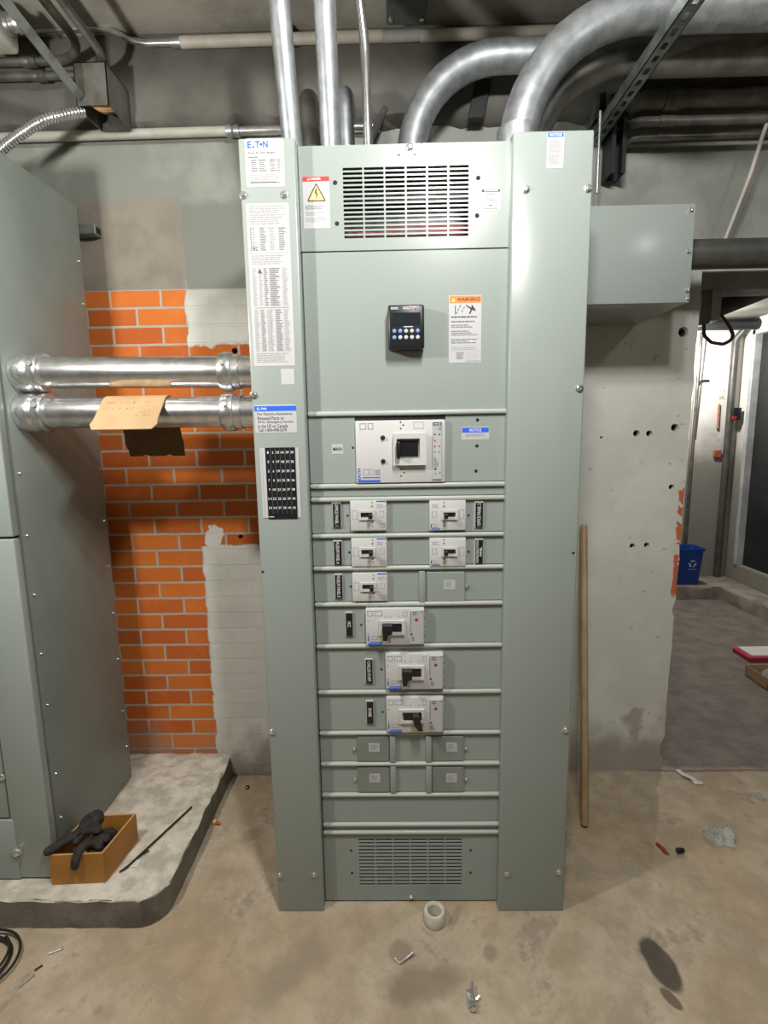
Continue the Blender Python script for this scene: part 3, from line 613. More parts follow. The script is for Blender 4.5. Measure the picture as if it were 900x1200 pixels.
for xa, xb_ in ((-0.426, -0.410), (-0.406, -0.388), (-0.376, -0.362), (-0.358, -0.350)): bars(bm, xa, xb_, 2.204, 2.233, 6, y, 2, 0.4, 0.3)
bars(bm, -0.430, -0.352, 2.176, 2.198, 6, y, 9, 0.5, 0.25, True); bars(bm, -0.432, -0.352, 2.1765, 2.180, 1, y, 2, 0.5, 0)
obj('nameplate_sticker', bm, MS, SB)['label'] = 'white nameplate sticker with blue lettering'
bm, y = sticker('s', -0.446, -0.333, 1.714, 2.129, 0, corner=0.003)
bars(bm, -0.438, -0.342, 2.075, 2.122, 9, y, 9, 0.55, 0.25, True)
for k in range(4): bars(bm, -0.438 + 0.025 * k, -0.420 + 0.025 * k, 2.01, 2.068, 13, y, 2 if k % 2 else 9, 0.5, 0.4)
outline_icon(bm, -0.438, -0.342, 2.005, 2.070, y, 9); txt(bm, 'VC', -0.434, -0.418, 2.012, 2.022, y, 2); bars(bm, -0.438, -0.345, 1.975, 2.0, 5, y, 9, 0.5, 0.2, True)
poly(bm, [(-0.424, 1.955), (-0.412, 1.955), (-0.418, 1.966)], y, 2)
for k in range(5): bars(bm, (-0.438, -0.420, -0.407, -0.392, -0.357)[k], (-0.424, -0.411, -0.396, -0.362, -0.342)[k], 1.87, 1.968, 26, y, 2 if k in (2, 3) else 9, 0.55, 0.5)
quad(bm, -0.438, -0.342, 1.866, 1.8672, y, 2)
for k in range(5): bars(bm, (-0.438, -0.420, -0.404, -0.380, -0.357)[k], (-0.424, -0.408, -0.385, -0.361, -0.342)[k], 1.752, 1.862, 28, y, 2 if k in (1, 3) else 9, 0.55, 0.45)
bars(bm, -0.438, -0.345, 1.722, 1.748, 6, y, 9, 0.5, 0.2, True)
for k in range(5): quad(bm, (-0.4225, -0.4095, -0.394, -0.3815, -0.359)[k], (-0.422, -0.409, -0.3935, -0.381, -0.3585)[k], 1.75, 1.97, y, 9)
obj('instruction_sticker', bm, MS, SB)['label'] = 'tall white sticker of fine print tables'
bm, y = sticker('s', -0.373, -0.337, 1.664, 1.706, 0, corner=0.003); obj('blank_sticker', bm, MS, SB)
bm, y = sticker('s', -0.452, -0.335, 1.533, 1.610, 0, corner=0.005)
quad(bm, -0.4515, -0.3355, 1.5925, 1.6065, y, 3); logo(bm, -0.444, -0.418, 1.596, 1.6025, y - 0.0003, 7)
for i, (s, f) in enumerate((('For Factory Assistance,', 0.99), ('Renewal Parts or', 0.74), ('24 hr. Emergency Service', 0.99), ('in the US or Canada', 0.83), ('Call 1-800-498-2678', 0.80))):
    txt(bm, s, -0.444, -0.444 + 0.100 * f, 1.5805 - i * 0.0108 - 0.001, 1.5885 - i * 0.0108, y, 1)
txt(bm, '24100-01', -0.3395, -0.3375, 1.545, 1.565, y, 9, 90) if False else None
obj('service_sticker', bm, MS, SB)['label'] = 'white service sticker with a blue top band'
# numbered circuit tape card
bm = B(); box(bm, -0.443, -0.333, -0.0016, 0, 1.292, 1.491, 0); box(bm, -0.427, -0.343, -0.0030, -0.0014, 1.290, 1.492, 1); y = -0.0034
cols = [[1, 3, 5, 7, 9, 11, 13], [2, 4, 6, 8, 10, 12, 14], list(range(15, 29, 2)), list(range(16, 29, 2)), list(range(29, 43, 2)), list(range(30, 43, 2))]
for c_ in range(6):
    for r_ in range(7):
        s = str(cols[c_][r_]); xc = -0.4195 + c_ * 0.0136; zc = 1.4785 - r_ * 0.0262; ww = 0.0038 if len(s) == 1 else 0.0085
        txt(bm, s, xc - ww / 2, xc + ww / 2, zc - 0.0034, zc + 0.0034, y, 2)
    if c_: quad(bm, -0.4265 + c_ * 0.0136, -0.4258 + c_ * 0.0136, 1.304, 1.490, y + 0.0002, 3)
quad(bm, -0.424, -0.410, 1.2945, 1.2965, y, 2)
for k in range(42): quad(bm, -0.438, -0.436, 1.298 + k * 0.0044, 1.3 + k * 0.0044, -0.0019, 4)
obj('circuit_number_card', bm, [LABEL, BPLAST, WHITE, FAINT, FAINT2], SB)['label'] = 'black card of white circuit numbers on a white backing'
# danger sticker
bm, y = sticker('s', -0.300, -0.2285, 2.077, 2.206, YF)
quad(bm, -0.2998, -0.2287, 2.194, 2.2058, y, 4); txt(bm, 'DANGER', -0.280, -0.251, 2.197, 2.2035, y - 0.0003, 7); poly(bm, [(-0.288, 2.197), (-0.281, 2.197), (-0.2845, 2.2035)], y - 0.0003, 6)
poly(bm, [(-0.288, 2.144), (-0.2405, 2.144), (-0.2395, 2.1475), (-0.2625, 2.189), (-0.2655, 2.189), (-0.2885, 2.1475)], y, 8); poly(bm, [(-0.2845, 2.1475), (-0.2435, 2.1475), (-0.264, 2.1845)], y - 0.0003, 6)
poly(bm, [(-0.2655, 2.1515), (-0.2635, 2.1515), (-0.2595, 2.166), (-0.2635, 2.1655), (-0.2625, 2.178), (-0.2655, 2.1775), (-0.2685, 2.1635), (-0.2640, 2.164)], y - 0.0006, 1)
for k in range(3): bars(bm, -0.295, -0.238, 2.123 - k * 0.0155, 2.1345 - k * 0.0155, 3, y, 2 if k == 0 else 9, 0.5, 0.35, True)
obj('danger_sticker', bm, MS, SB)['label'] = 'white danger sticker with red band and yellow triangle'
bm, y = sticker('s', 0.177, 0.2275, 2.111, 2.165, YF, corner=0.003)
quad(bm, 0.178, 0.2265, 2.158, 2.164, y, 1); txt(bm, 'NOMINAL VOLTAGE', 0.184, 0.221, 2.1595, 2.1625, y - 0.0003, 7) if False else bars(bm, 0.184, 0.221, 2.1595, 2.1625, 1, y - 0.0003, 7, 1, 0, True)
bars(bm, 0.192, 0.212, 2.151, 2.153, 1, y, 2, 1, 0.1, True)
for k in range(7):
    xx = 0.186 + k * 0.005; poly(bm, [(xx, 2.132), (xx + 0.0013, 2.132), (xx + 0.0035, 2.143 - 0.002 * (k % 3)), (xx + 0.0018, 2.143)], y, 2)
bars(bm, 0.196, 0.208, 2.123, 2.126, 1, y, 2, 1, 0.1); bars(bm, 0.182, 0.222, 2.1155, 2.119, 1, y, 9, 1, 0)
obj('arc_flash_sticker', bm, MS, SB)['label'] = 'small white sticker with a dark top band'
# warning sticker
bm, y = sticker('s', 0.0915, 0.1805, 1.718, 1.897, YF)
quad(bm, 0.093, 0.179, 1.877, 1.8955, y, 5); txt(bm, 'WARNING', 0.113, 0.1765, 1.8815, 1.8915, y - 0.0003, 1); poly(bm, [(0.098, 1.881), (0.109, 1.881), (0.1035, 1.891)], y - 0.0003, 6)
for k in range(9):
    xx = 0.109 + (k % 5) * 0.005; zz = 1.848 + (k * 7 % 5) * 0.0045; poly(bm, [(xx, zz), (xx + 0.002, zz), (xx + 0.0065, zz + 0.006), (xx + 0.0045, zz + 0.006)], y, 1)
quad(bm, 0.108, 0.110, 1.848, 1.871, y, 1)
poly(bm, [(0.146, 1.848), (0.149, 1.847), (0.156, 1.859), (0.163, 1.855), (0.165, 1.857), (0.156, 1.871), (0.153, 1.871), (0.153, 1.864), (0.138, 1.872), (0.137, 1.870), (0.151, 1.860)], y, 1)
bars(bm, 0.097, 0.172, 1.8385, 1.842, 1, y, 1, 0.9, 0.05, True); bars(bm, 0.097, 0.168, 1.826, 1.830, 1, y, 2, 0.9, 0.1, True)
bars(bm, 0.097, 0.175, 1.810, 1.820, 2, y, 2, 0.5, 0.4, True); bars(bm, 0.097, 0.175, 1.789, 1.804, 3, y, 2, 0.5, 0.4, True); bars(bm, 0.097, 0.175, 1.768, 1.782, 3, y, 2, 0.5, 0.4, True)
quad(bm, 0.094, 0.178, 1.7625, 1.763, y, 9); bars(bm, 0.099, 0.172, 1.751, 1.759, 2, y, 9, 0.5, 0.1, True); quad(bm, 0.094, 0.178, 1.748, 1.7485, y, 9)
for k in range(4): bars(bm, 0.112, 0.137, 1.7425 - k * 0.0048, 1.745 - k * 0.0048, 1, y, 2, 0.9, 0.3); quad(bm, 0.139, 0.174, 1.7425 - k * 0.0048, 1.743 - k * 0.0048, y, 9)
bars(bm, 0.138, 0.176, 1.7205, 1.7235, 1, y, 9, 0.9, 0.1, True)
obj('warning_sticker', bm, MS, SB)['label'] = 'white warning sticker with an orange top band'
bm, y = sticker('s', 0.128, 0.2065, 1.5045, 1.541, YF, corner=0.002)
quad(bm, 0.1295, 0.205, 1.525, 1.5385, y, 3); txt(bm, 'NOTICE', 0.150, 0.184, 1.5275, 1.536, y - 0.0003, 7); bars(bm, 0.139, 0.194, 1.5115, 1.521, 2, y, 9, 0.5, 0.05, True); bars(bm, 0.193, 0.204, 1.5065, 1.509, 1, y, 9)
obj('notice_sticker', bm, MS, SB)['label'] = 'white notice sticker beside the main breaker'
bm, y = sticker('s', 0.338, 0.381, 2.196, 2.282, 0, corner=0.004)
quad(bm, 0.3395, 0.3795, 2.270, 2.2805, y, 3); txt(bm, 'NOTICE', 0.344, 0.375, 2.272, 2.2785, y - 0.0003, 7); bars(bm, 0.342, 0.377, 2.232, 2.265, 14, y, 9, 0.55, 0.25, True); bars(bm, 0.342, 0.377, 2.203, 2.229, 11, y, 9, 0.55, 0.3, True)
obj('notice_sticker', bm, MS, SB)['label'] = 'tall narrow notice sticker with a blue band'
bm, y = sticker('s', -0.2435, -0.211, 1.470, 1.498, YF); txt(bm, 'MAIN', -0.240, -0.2145, 1.479, 1.489, y, 1); obj('main_sticker', bm, MS, SB)
# power meter
bm = B(); box(bm, -0.077, 0.021, YF - 0.042, YF, 1.752, 1.867, 0, 0.006, 3)
for pz in (): pass
mt = obj('power_meter', bm, [BPLAST], SB)
bm = B(); box(bm, -0.0655, 0.0105, YF - 0.0432, YF - 0.041, 1.812, 1.846, 0, 0.001); quad(bm, -0.035, -0.010, 1.8085, 1.8105, YF - 0.0424, 1); obj('display', bm, [SCREEN, WHITE], mt)
bm = B(); y = YF - 0.0424
for a, b in ((-0.069, -0.044), (-0.036, -0.016), (-0.008, 0.003)): bars(bm, a, b, 1.8535, 1.8605, 2, y, 0, 0.7, 0.4, True)
quad(bm, -0.006, 0.0, 1.8535, 1.857, y - 0.0002, 1); obj('indicator_strip', bm, [LABEL, RED], mt)
for k in range(10):
    bm = B(); c_ = k % 5; r_ = k // 5; xc = -0.060 + c_ * 0.0158; zc = 1.7985 - r_ * 0.0165
    lathe(bm, (xc, YF - 0.041, zc), (0, -1, 0), [(0, 0.0056), (0.003, 0.0052), (0.0036, 0.004)], 14); obj('meter_button', bm, BLUE2 if k in (0, 1, 4, 5) else LABEL, mt)

# ------------------------------------------------------------------ neighbouring cabinet on the pad
CB = thing('electrical_cabinet', 'tall dark grey cabinet on the concrete pad beside the orange brick', 'cabinet', (-1.65, 0.29, 0.10))
CXR = -1.192
bm = B(); box(bm, -2.15, CXR, 0.060, 0.535, 0.104, 2.352, 0, 0.004, 2); cb_body = obj('cabinet_body', bm, PAINT2, CB)
for yb_, zs in ((0.078, (1.425, 1.235, 1.048, 0.854, 0.681, 0.439, 0.280, 2.0)), (0.507, (2.157, 2.01, 1.80, 1.60, 1.41, 1.21, 1.028, 0.836, 0.643, 0.417, 0.260))):
    for zz in zs: screw(cb_body, CXR, yb_, zz, 0.0042, (1, 0, 0))
bm = B(); box(bm, -2.15, CXR - 0.008, 0.052, 0.062, 0.104, 2.352, 0); obj('shadow_gap', bm, VOID, CB, smooth=False)
bm = B(); box(bm, -2.15, CXR, 0.022, 0.053, 1.241, 2.354, 0, 0.005, 3); obj('upper_cover', bm, PAINT, CB)
bm = B(); box(bm, -1.315, CXR, 0.022, 0.053, 0.104, 1.235, 0, 0.005, 3); lc = obj('lower_cover', bm, PAINT, CB)
bm = B(); box(bm, -2.15, -1.318, 0.022, 0.053, 0.322, 1.235, 0, 0.004, 2); obj('cabinet_door', bm, PAINT, CB)
bm = B(); box(bm, -2.15, -1.304, 0.018, 0.053, 0.104, 0.316, 0, 0.004, 2); kp = obj('kick_plate', bm, PAINT, CB)
bm = B(); lathe(bm, (-1.302, 0.021, 0.205), (0, -1, 0), [(0, 0.016), (0.003, 0.016), (0.004, 0.010), (0.014, 0.010), (0.017, 0.006)], 6); obj('cover_bolt', bm, SCREWM, kp)
screw(lc, -1.322, 0.020, 0.47, 0.010, name='latch'); screw(lc, -1.322, 0.020, 0.62, 0.008)

# ------------------------------------------------------------------ big horizontal conduits between cabinet and switchboard
def link_conduit(z, y, label):
    t = thing('steel_conduit', label, 'conduit', (-0.85, y, z))
    z1 = z - 0.010; d = Vector((0.735, 0, -0.010)).normalized(); p0 = Vector((CXR + 0.001, y, z))
    bm = B(); lathe(bm, p0, d, [(0.02, 0.046), (0.7340, 0.046)], 32); obj('conduit_pipe', bm, CHROME, t)
    bm = B(); lathe(bm, p0, d, [(0.0, 0.047), (0.001, 0.054), (0.010, 0.0565), (0.036, 0.0575), (0.046, 0.0565), (0.052, 0.053), (0.060, 0.0535), (0.068, 0.0575), (0.078, 0.058), (0.084, 0.056), (0.086, 0.047)], 32); lathe(bm, p0 + d * 0.073 + Vector((0, -0.052, 0.018)), (0, -1, 0.3), [(0, 0.008), (0.010, 0.008)], 8); obj('coupling', bm, CAST, t)
    bm = B(); lathe(bm, p0, d, [(0.612, 0.047), (0.613, 0.054), (0.622, 0.0575), (0.640, 0.0575), (0.650, 0.054), (0.652, 0.050), (0.672, 0.050), (0.673, 0.047)], 32); lathe(bm, p0 + d * 0.632 + Vector((0, -0.052, 0.018)), (0, -1, 0.3), [(0, 0.008), (0.010, 0.007)], 8); obj('coupling', bm, CAST, t)
link_conduit(1.724, 0.130, 'upper of two shiny horizontal steel conduits entering the switchboard side')
link_conduit(1.606, 0.130, 'lower shiny horizontal steel conduit carrying the folded cardboard')

# ------------------------------------------------------------------ folded cardboard hung over the lower conduit
def sheet(bm, pc, r, x0, x1, th):
    c = Vector((0, pc[0], pc[1])); prof = []                 # (point, outward normal, x shift, section)
    nf = Vector((0, -0.707, 0.707)); df = Vector((0, -0.707, -0.707)); nb_ = Vector((0, 0.838, 0.545)); db = Vector((0, 0.545, -0.838))
    for k in range(6, 0, -1): prof.append((c + nf * r + df * 0.122 * k / 6, nf, -0.014 * k / 6 * 0, 0))
    a0, a1 = math.atan2(nf.z, nf.y), math.atan2(nb_.z, nb_.y)
    for k in range(9):
        a_ = a0 + (a1 - a0) * k / 8; n = Vector((0, math.cos(a_), math.sin(a_))); prof.append((c + n * r, n, 0, 0 if k < 5 else 1))
    for k in range(1, 9): prof.append((c + nb_ * r + db * 0.195 * k / 8, nb_, -0.022 * k / 8, 1))
    N = len(prof); nx = 14; A, Bk = [], []
    for j, (p, n, sh, sec) in enumerate(prof):
        ra, rb = [], []
        for i in range(nx + 1):
            u = i / nx; x = x0 + (x1 - x0) * u + sh; q = Vector((x, p.y, p.z))
            if j == 0 and i in (0, nx): q.x += 0.008 if i == 0 else -0.008
            if j == 1 and i in (0, nx): q.x += -0.004 if i == 0 else 0.004
            if j == N - 3 and i in (0, nx): q.x += -0.005 if i == 0 else 0.003
            if j == N - 1 and i in (4, 10): q.z += 0.006
            ra.append(bm.verts.new(q + n * th)); rb.append(bm.verts.new(q))
        A.append(ra); Bk.append(rb)
    for j in range(N - 1):
        for i in range(nx):
            bm.faces.new((A[j][i], A[j][i + 1], A[j + 1][i + 1], A[j + 1][i])).material_index = 0
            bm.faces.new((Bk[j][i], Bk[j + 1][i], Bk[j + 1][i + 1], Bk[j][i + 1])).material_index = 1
    rim = [(0, i) for i in range(nx)] + [(j, nx) for j in range(N - 1)] + [(N - 1, i) for i in range(nx, 0, -1)] + [(j, 0) for j in range(N - 1, 0, -1)]
    for (a_, b_), (c_, d_) in zip(rim, rim[1:] + rim[:1]): bm.faces.new((A[a_][b_], Bk[a_][b_], Bk[c_][d_], A[c_][d_])).material_index = 0
    bmesh.ops.recalc_face_normals(bm, faces=bm.faces[:])
PCY, PCZ, PRR = 0.130, 1.6005, 0.0475
bm = B(); sheet(bm, (PCY, PCZ), PRR, -0.927, -0.741, 0.003)
def on_flap(u, v, off=0.0036):
    b_ = Vector((0, PCY, PCZ)) + Vector((0, -0.707, 0.707)) * (PRR + off) + Vector((0, -0.707, -0.707)) * (0.122 * v); b_.x = -0.927 + 0.186 * u; return b_
def stroke(bm, u0, v0, u1, v1, w_=0.006):
    a, b, c_, d = on_flap(u0, v0), on_flap(u1, v1), on_flap(u1, v1 + w_ * 1.5), on_flap(u0, v0 + w_ * 1.5)
    bm.faces.new([bm.verts.new(p) for p in (a, d, c_, b)]).material_index = 2
for row, us in ((0.06, (0.08, 0.14, 0.19, 0.30, 0.42, 0.50, 0.70, 0.76)), (0.27, (0.07, 0.14, 0.20, 0.32, 0.44, 0.52)), (0.36, (0.50, 0.73, 0.79)), (0.44, (0.70, 0.76)), (0.52, (0.74, 0.80, 0.62))):
    for u in us:
        for k in range(3): a, b = rnd.uniform(0, 0.03), rnd.uniform(0, 0.05); stroke(bm, u + a, row + b, u + a + rnd.uniform(0.004, 0.03), row + b + rnd.uniform(-0.03, 0.03))
tag(obj('cardboard_sheet', bm, [CARD, CARDSHADE, PEN], None, smooth=False), 'tan folded cardboard with pen notes draped over the lower horizontal conduit', 'cardboard')

# ------------------------------------------------------------------ grey pull box right of the switchboard and its conduit
PB = thing('pull_box', 'plain grey metal box on the wall behind the switchboard right side', 'electrical box', (0.68, 0.48, 1.933))
bm = B(); box(bm, 0.4605, 0.906, 0.345, 0.698, 1.935, 2.232, 0, 0.003, 2); obj('box_body', bm, PAINT, PB)
bm = B(); box(bm, 0.4605, 0.908, 0.330, 0.3445, 1.933, 2.234, 0, 0.003, 2); pc = obj('box_cover', bm, PAINT, PB)
for sx, sz in ((0.892, 2.214), (0.893, 2.090), (0.897, 1.970), (0.901, 1.945)): screw(pc, sx, 0.330, sz, 0.006 if sz > 1.95 else 0.004)
bm = B(); tube(bm, [(0.907, 0.45, 2.117), (4.29, 0.45, 2.117)], 0.048, 24); lathe(bm, (0.907, 0.45, 2.117), (1, 0, 0), [(0, 0.05), (0.012, 0.062), (0.02, 0.062), (0.03, 0.05)], 24)
tag(obj('dark_conduit', bm, DARKPIPE, None), 'thick dark grey pipe leaving the grey pull box toward the right', 'pipe')

# ------------------------------------------------------------------ conduits above the switchboard
def conduit(name, label, pts, rad, r, mat, cat='conduit', n=20, couplings=(), group=None, cmat=None, seg=14):
    path = fillet(pts, rad, seg); t = thing(name, label, cat, path[0], group)
    bm = B(); tube(bm, path, r, n); obj('conduit_pipe', bm, mat, t)
    for (p, d, L, k) in couplings:
        bm = B(); lathe(bm, p, d, [(0, r), (0.001, r * k), (L * 0.45, r * k), (L * 0.5, r * k * 0.96), (L * 0.55, r * k), (L, r * k), (L + 0.001, r)], n); obj('coupling', bm, cmat or mat, t)
    return t
conduit('riser_conduit', 'leftmost tall galvanised conduit rising from the switchboard above its nameplate', [(-0.349, 0.20, 2.285), (-0.349, 0.195, 2.34), (-0.360, 0.02, 2.955)], 0.25, 0.0295, ZINC)
conduit('riser_conduit', 'second thick straight conduit rising from the switchboard left of the thin bent one', [(-0.236, 0.20, 2.285), (-0.236, 0.195, 2.34), (-0.230, 0.00, 2.955)], 0.25, 0.0295, ZINC, couplings=(((-0.236, 0.2, 2.285), (0, 0, 1), 0.05, 1.12), ))
conduit('riser_conduit', 'thin bent conduit rising from the middle of the switchboard top', [(-0.127, 0.20, 2.285), (-0.132, 0.20, 2.62), (-0.175, 0.10, 2.955)], 0.25, 0.0135, CHROME)
conduit('bent_conduit', 'dark conduit bending back into the beam behind the leftmost riser', [(-0.315, 0.42, 2.285), (-0.330, 0.42, 2.62), (-0.345, 0.64, 2.70)], 0.08, 0.031, OLDPIPE, couplings=(((-0.318, 0.42, 2.40), (-0.02, 0, 1), 0.06, 1.15), ), cmat=ZINC)
conduit('bent_conduit', 'pale conduit bending back into the beam behind the second riser', [(-0.205, 0.42, 2.285), (-0.213, 0.42, 2.63), (-0.213, 0.64, 2.70)], 0.08, 0.030, ZINC, couplings=(((-0.207, 0.42, 2.40), (0, 0, 1), 0.06, 1.15), ), cmat=ZINC)
conduit('bent_conduit', 'thin dark conduit slanting behind the thin bent riser', [(-0.165, 0.47, 2.285), (-0.160, 0.47, 2.46), (-0.08, 0.64, 2.70)], 0.1, 0.013, OLDPIPE)
conduit('elbow_conduit', 'left large galvanised elbow arching from the switchboard top', [(0.010, 0.50, 2.285), (0.010, 0.50, 2.775), (4.25, 0.50, 2.775)], 0.31, 0.050, ZINC, n=28)
conduit('elbow_conduit', 'large front galvanised elbow rising from above the right cover', [(0.310, 0.22, 2.285), (0.310, 0.22, 2.705), (4.25, 0.22, 2.705)], 0.37, 0.0555, ZINC, n=28, couplings=(((0.31, 0.22, 2.286), (0, 0, 1), 0.115, 1.05), ))
conduit('elbow_conduit', 'dull elbow arching behind the large front elbow', [(0.372, 0.38, 2.285), (0.372, 0.38, 2.686), (4.25, 0.38, 2.686)], 0.33, 0.055, OLDPIPE, n=28)
for y_, z_, r_, lab in ((0.575, 2.672, 0.030, 'dull pipe under the elbows running right along the beam, upper of three'), (0.60, 2.615, 0.017, 'thin dull pipe running right along the beam, middle of three'), (0.62, 2.575, 0.011, 'lowest thin pipe running right along the beam')):
    conduit('wall_pipe', lab, [(0.80, 0.695, z_), (0.80, y_, z_), (4.25, y_, z_)], 0.05, r_, OLDPIPE, 'pipe', couplings=(((0.90, y_, z_), (1, 0, 0), 0.06, 1.18), ), group=None)
conduit('ceiling_pipe', 'dull pipe near the ceiling at the top right', [(0.98, 0.60, 2.90), (4.25, 0.60, 2.90)], 0.05, 0.022, OLDPIPE, 'pipe')
# perforated strut under the elbows
ST = thing('perforated_strut', 'perforated metal channel carrying the elbow conduits at upper right', 'strut', (0.70, 0.34, 2.60))
bm = B(); sl = [(-0.0075, 0.0075, 0.03 + k * 0.052, 0.03 + k * 0.052 + 0.028) for k in range(18)]
slotted(bm, -0.0205, 0.0205, 0.0, 1.0, 0.0, 0.0025, sl)
for v in bm.verts: v.co = Vector((0.707 + v.co.x, 0.690 - v.co.z, 2.585 + v.co.y))
box(bm, 0.6865, 0.689, -0.31, 0.69, 2.585, 2.626); box(bm, 0.725, 0.7275, -0.31, 0.69, 2.585, 2.626)
bmesh.ops.recalc_face_normals(bm, faces=bm.faces[:]); obj('channel', bm, STRUT, ST, smooth=False)
bm = B(); tube(bm, [(0.655, 0.50, 2.34), (0.655, 0.50, 2.60)], 0.005, 8); obj('threaded_rod', bm, STRUT, ST)
for xx, z0_, z1_, lab in ((0.765, 2.45, 2.70, 'dark upright channel bolted to the beam right of the switchboard'), (0.700, 2.632, 2.72, 'short dark channel behind the perforated strut')):
    bm = B(); box(bm, xx - 0.026, xx - 0.022, 0.600, 0.63 + 0.06, z0_, z1_); box(bm, xx + 0.022, xx + 0.026, 0.600, 0.69, z0_, z1_); box(bm, xx - 0.026, xx + 0.026, 0.664, 0.668, z0_, z1_)
    box(bm, xx - 0.022, xx - 0.012, 0.600, 0.604, z0_, z1_); box(bm, xx + 0.012, xx + 0.022, 0.600, 0.604, z0_, z1_)
    tag(obj('channel_strut', bm, BLACKSTEEL if xx > 0.73 else STRUT, None, smooth=False), lab, 'strut')
bm = B(); tube(bm, [(0.25, 0.622, 2.655), (0.275, 0.622, 2.79)], 0.0001, 4) if False else box(bm, 0.222, 0.282, 0.618, 0.629, 2.652, 2.78, 0, 0.002)
for v in bm.verts: v.co.x += (v.co.z - 2.652) * 0.2
tag(obj('steel_strap', bm, BLACKSTEEL, None, smooth=False), 'black flat strap on the beam under the left elbow', 'strap')
# conduits on the beam and wall
CP = thing('beam_conduit', 'white painted conduit running along the beam near the ceiling', 'conduit', (0.0, 0.60, 2.911))
for a, b, m in ((-0.80, -0.085, PPIPE), (-0.085, 0.05, GPIPE), (0.05, 0.62, PPIPE)):
    bm = B(); tube(bm, [(a, 0.60, 2.910), (b, 0.60, 2.912)], 0.0185, 16); obj('conduit_pipe', bm, m, CP)
bm = B(); tube(bm, fillet([(-0.80, 0.60, 2.910), (-0.95, 0.60, 2.910), (-1.08, 0.60, 2.965), (-1.9, 0.60, 2.945)], 0.2), 0.012, 14); obj('conduit_pipe', bm, CHROME, CP)
bm = B(); lathe(bm, (-0.835, 0.60, 2.910), (1, 0, 0), [(0, 0.0135), (0.001, 0.017), (0.05, 0.017), (0.051, 0.012)], 14); obj('coupling', bm, ZINC, CP)
bm = B(); lathe(bm, (-0.42, 0.60, 2.911), (1, 0, 0), [(0, 0.0185), (0.001, 0.022), (0.02, 0.022), (0.021, 0.0185)], 16); box(bm, -0.418, -0.404, 0.596, 0.629, 2.925, 2.958); obj('pipe_clamp', bm, PPIPE, CP)
WC = thing('wall_conduit', 'grey painted conduit running along the wall under the beam at left', 'conduit', (-1.0, 0.662, 2.649))
bm = B(); tube(bm, [(-2.55, 0.662, 2.644), (-0.665, 0.662, 2.652)], 0.017, 14); obj('conduit_pipe', bm, GPIPE, WC)
bm = B(); tube(bm, [(-0.665, 0.662, 2.652), (-0.10, 0.662, 2.655)], 0.017, 14); obj('conduit_pipe', bm, CHROME, WC)
bm = B(); lathe(bm, (-0.672, 0.662, 2.652), (1, 0, 0.004), [(0, 0.017), (0.001, 0.022), (0.022, 0.022), (0.026, 0.019), (0.030, 0.022), (0.05, 0.022), (0.051, 0.017)], 16); obj('coupling', bm, ZINC, WC)
bm = B(); box(bm, -0.07, 0.065, 0.30, 0.56, 2.915, 2.959, 0, 0.004)
for sx in (-0.055, 0.05): lathe(bm, (sx, 0.53, 2.915), (0, 0, -1), [(0, 0.008), (0.005, 0.008), (0.007, 0.004)], 8, 1)
tag(obj('ceiling_box', bm, [noisy('dark_green_enamel', (0.06, 0.075, 0.065), (0.09, 0.11, 0.095), 12, 0.5), SCREWM], None), 'dark green metal box bolted to the ceiling above the switchboard', 'electrical box')
# open junction box at upper left with flexible conduit
JB = thing('junction_box', 'open junction box under the beam at upper left with wires showing', 'electrical box', (-1.07, 0.55, 2.643))
bm = B(); X0, X1, Y0, Y1, Z0, Z1 = -1.125, -1.015, 0.473, 0.630, 2.643, 2.775
box(bm, X0, X1, Y0, Y0 + 0.003, Z0, Z1); box(bm, X0, X1, Y1 - 0.003, Y1, Z0, Z1); box(bm, X0, X0 + 0.003, Y0, Y1, Z0, Z1); box(bm, X1 - 0.003, X1, Y0, Y1, Z0, Z1); box(bm, X0, X1, Y0, Y1, Z1 - 0.003, Z1)
obj('box_body', bm, OLDPIPE, JB, smooth=False)
for k, (m, dx) in enumerate(((WIRE, 0), (CREAMW, 0.012), (WIRE, -0.012), (BCABLE, 0.02))):
    bm = B(); tube(bm, fillet([(-1.12, 0.52 + 0.012 * k, 2.68 + 0.006 * k), (-1.07, 0.50 + 0.014 * k, 2.655), (-1.02, 0.53 + 0.012 * k, 2.675)], 0.03, 6), 0.006, 8); obj('wire', bm, m, JB)
def flex(pts, r, name, label):
    P_ = [Vector(p) for p in pts]; L = []
    for a, b, c_, d in zip([P_[0]] + P_, P_, P_[1:], P_[2:] + [P_[-1]]):
        for k in range(30):
            t = k / 30; L.append(0.5 * ((2 * b) + (c_ - a) * t + (2 * a - 5 * b + 4 * c_ - d) * t * t + (-a + 3 * b - 3 * c_ + d) * t ** 3))
    D = [0.0]
    for a, b in zip(L, L[1:]): D.append(D[-1] + (b - a).length)
    n = int(D[-1] / 0.0028); out = []; j = 0
    for k in range(n + 1):
        s = D[-1] * k / n
        while j < len(D) - 2 and D[j + 1] < s: j += 1
        out.append(L[j].lerp(L[j + 1], (s - D[j]) / max(D[j + 1] - D[j], 1e-9)))
    bm = B(); tube(bm, out, [r * (1.0 + 0.13 * math.sin(k * 2 * PI / 4)) for k in range(n + 1)], 14)
    return tag(obj(name, bm, CHROME, None, ang=80), label, 'conduit')
flex([(-1.42, 0.37, 2.368), (-1.352, 0.39, 2.466), (-1.235, 0.42, 2.562), (-1.165, 0.46, 2.608), (-1.118, 0.50, 2.640)], 0.0165, 'flexible_conduit', 'ribbed flexible metal conduit curving from the left cabinet to the open junction box')
conduit('bent_conduit', 'inner of two thin conduits bending along the ceiling at upper left', [(-2.2, 0.58, 2.85), (-1.115, 0.58, 2.85), (-1.105, -0.9, 2.85)], 0.13, 0.0145, OLDPIPE, couplings=(((-1.36, 0.58, 2.85), (1, 0, 0), 0.05, 1.35), ))
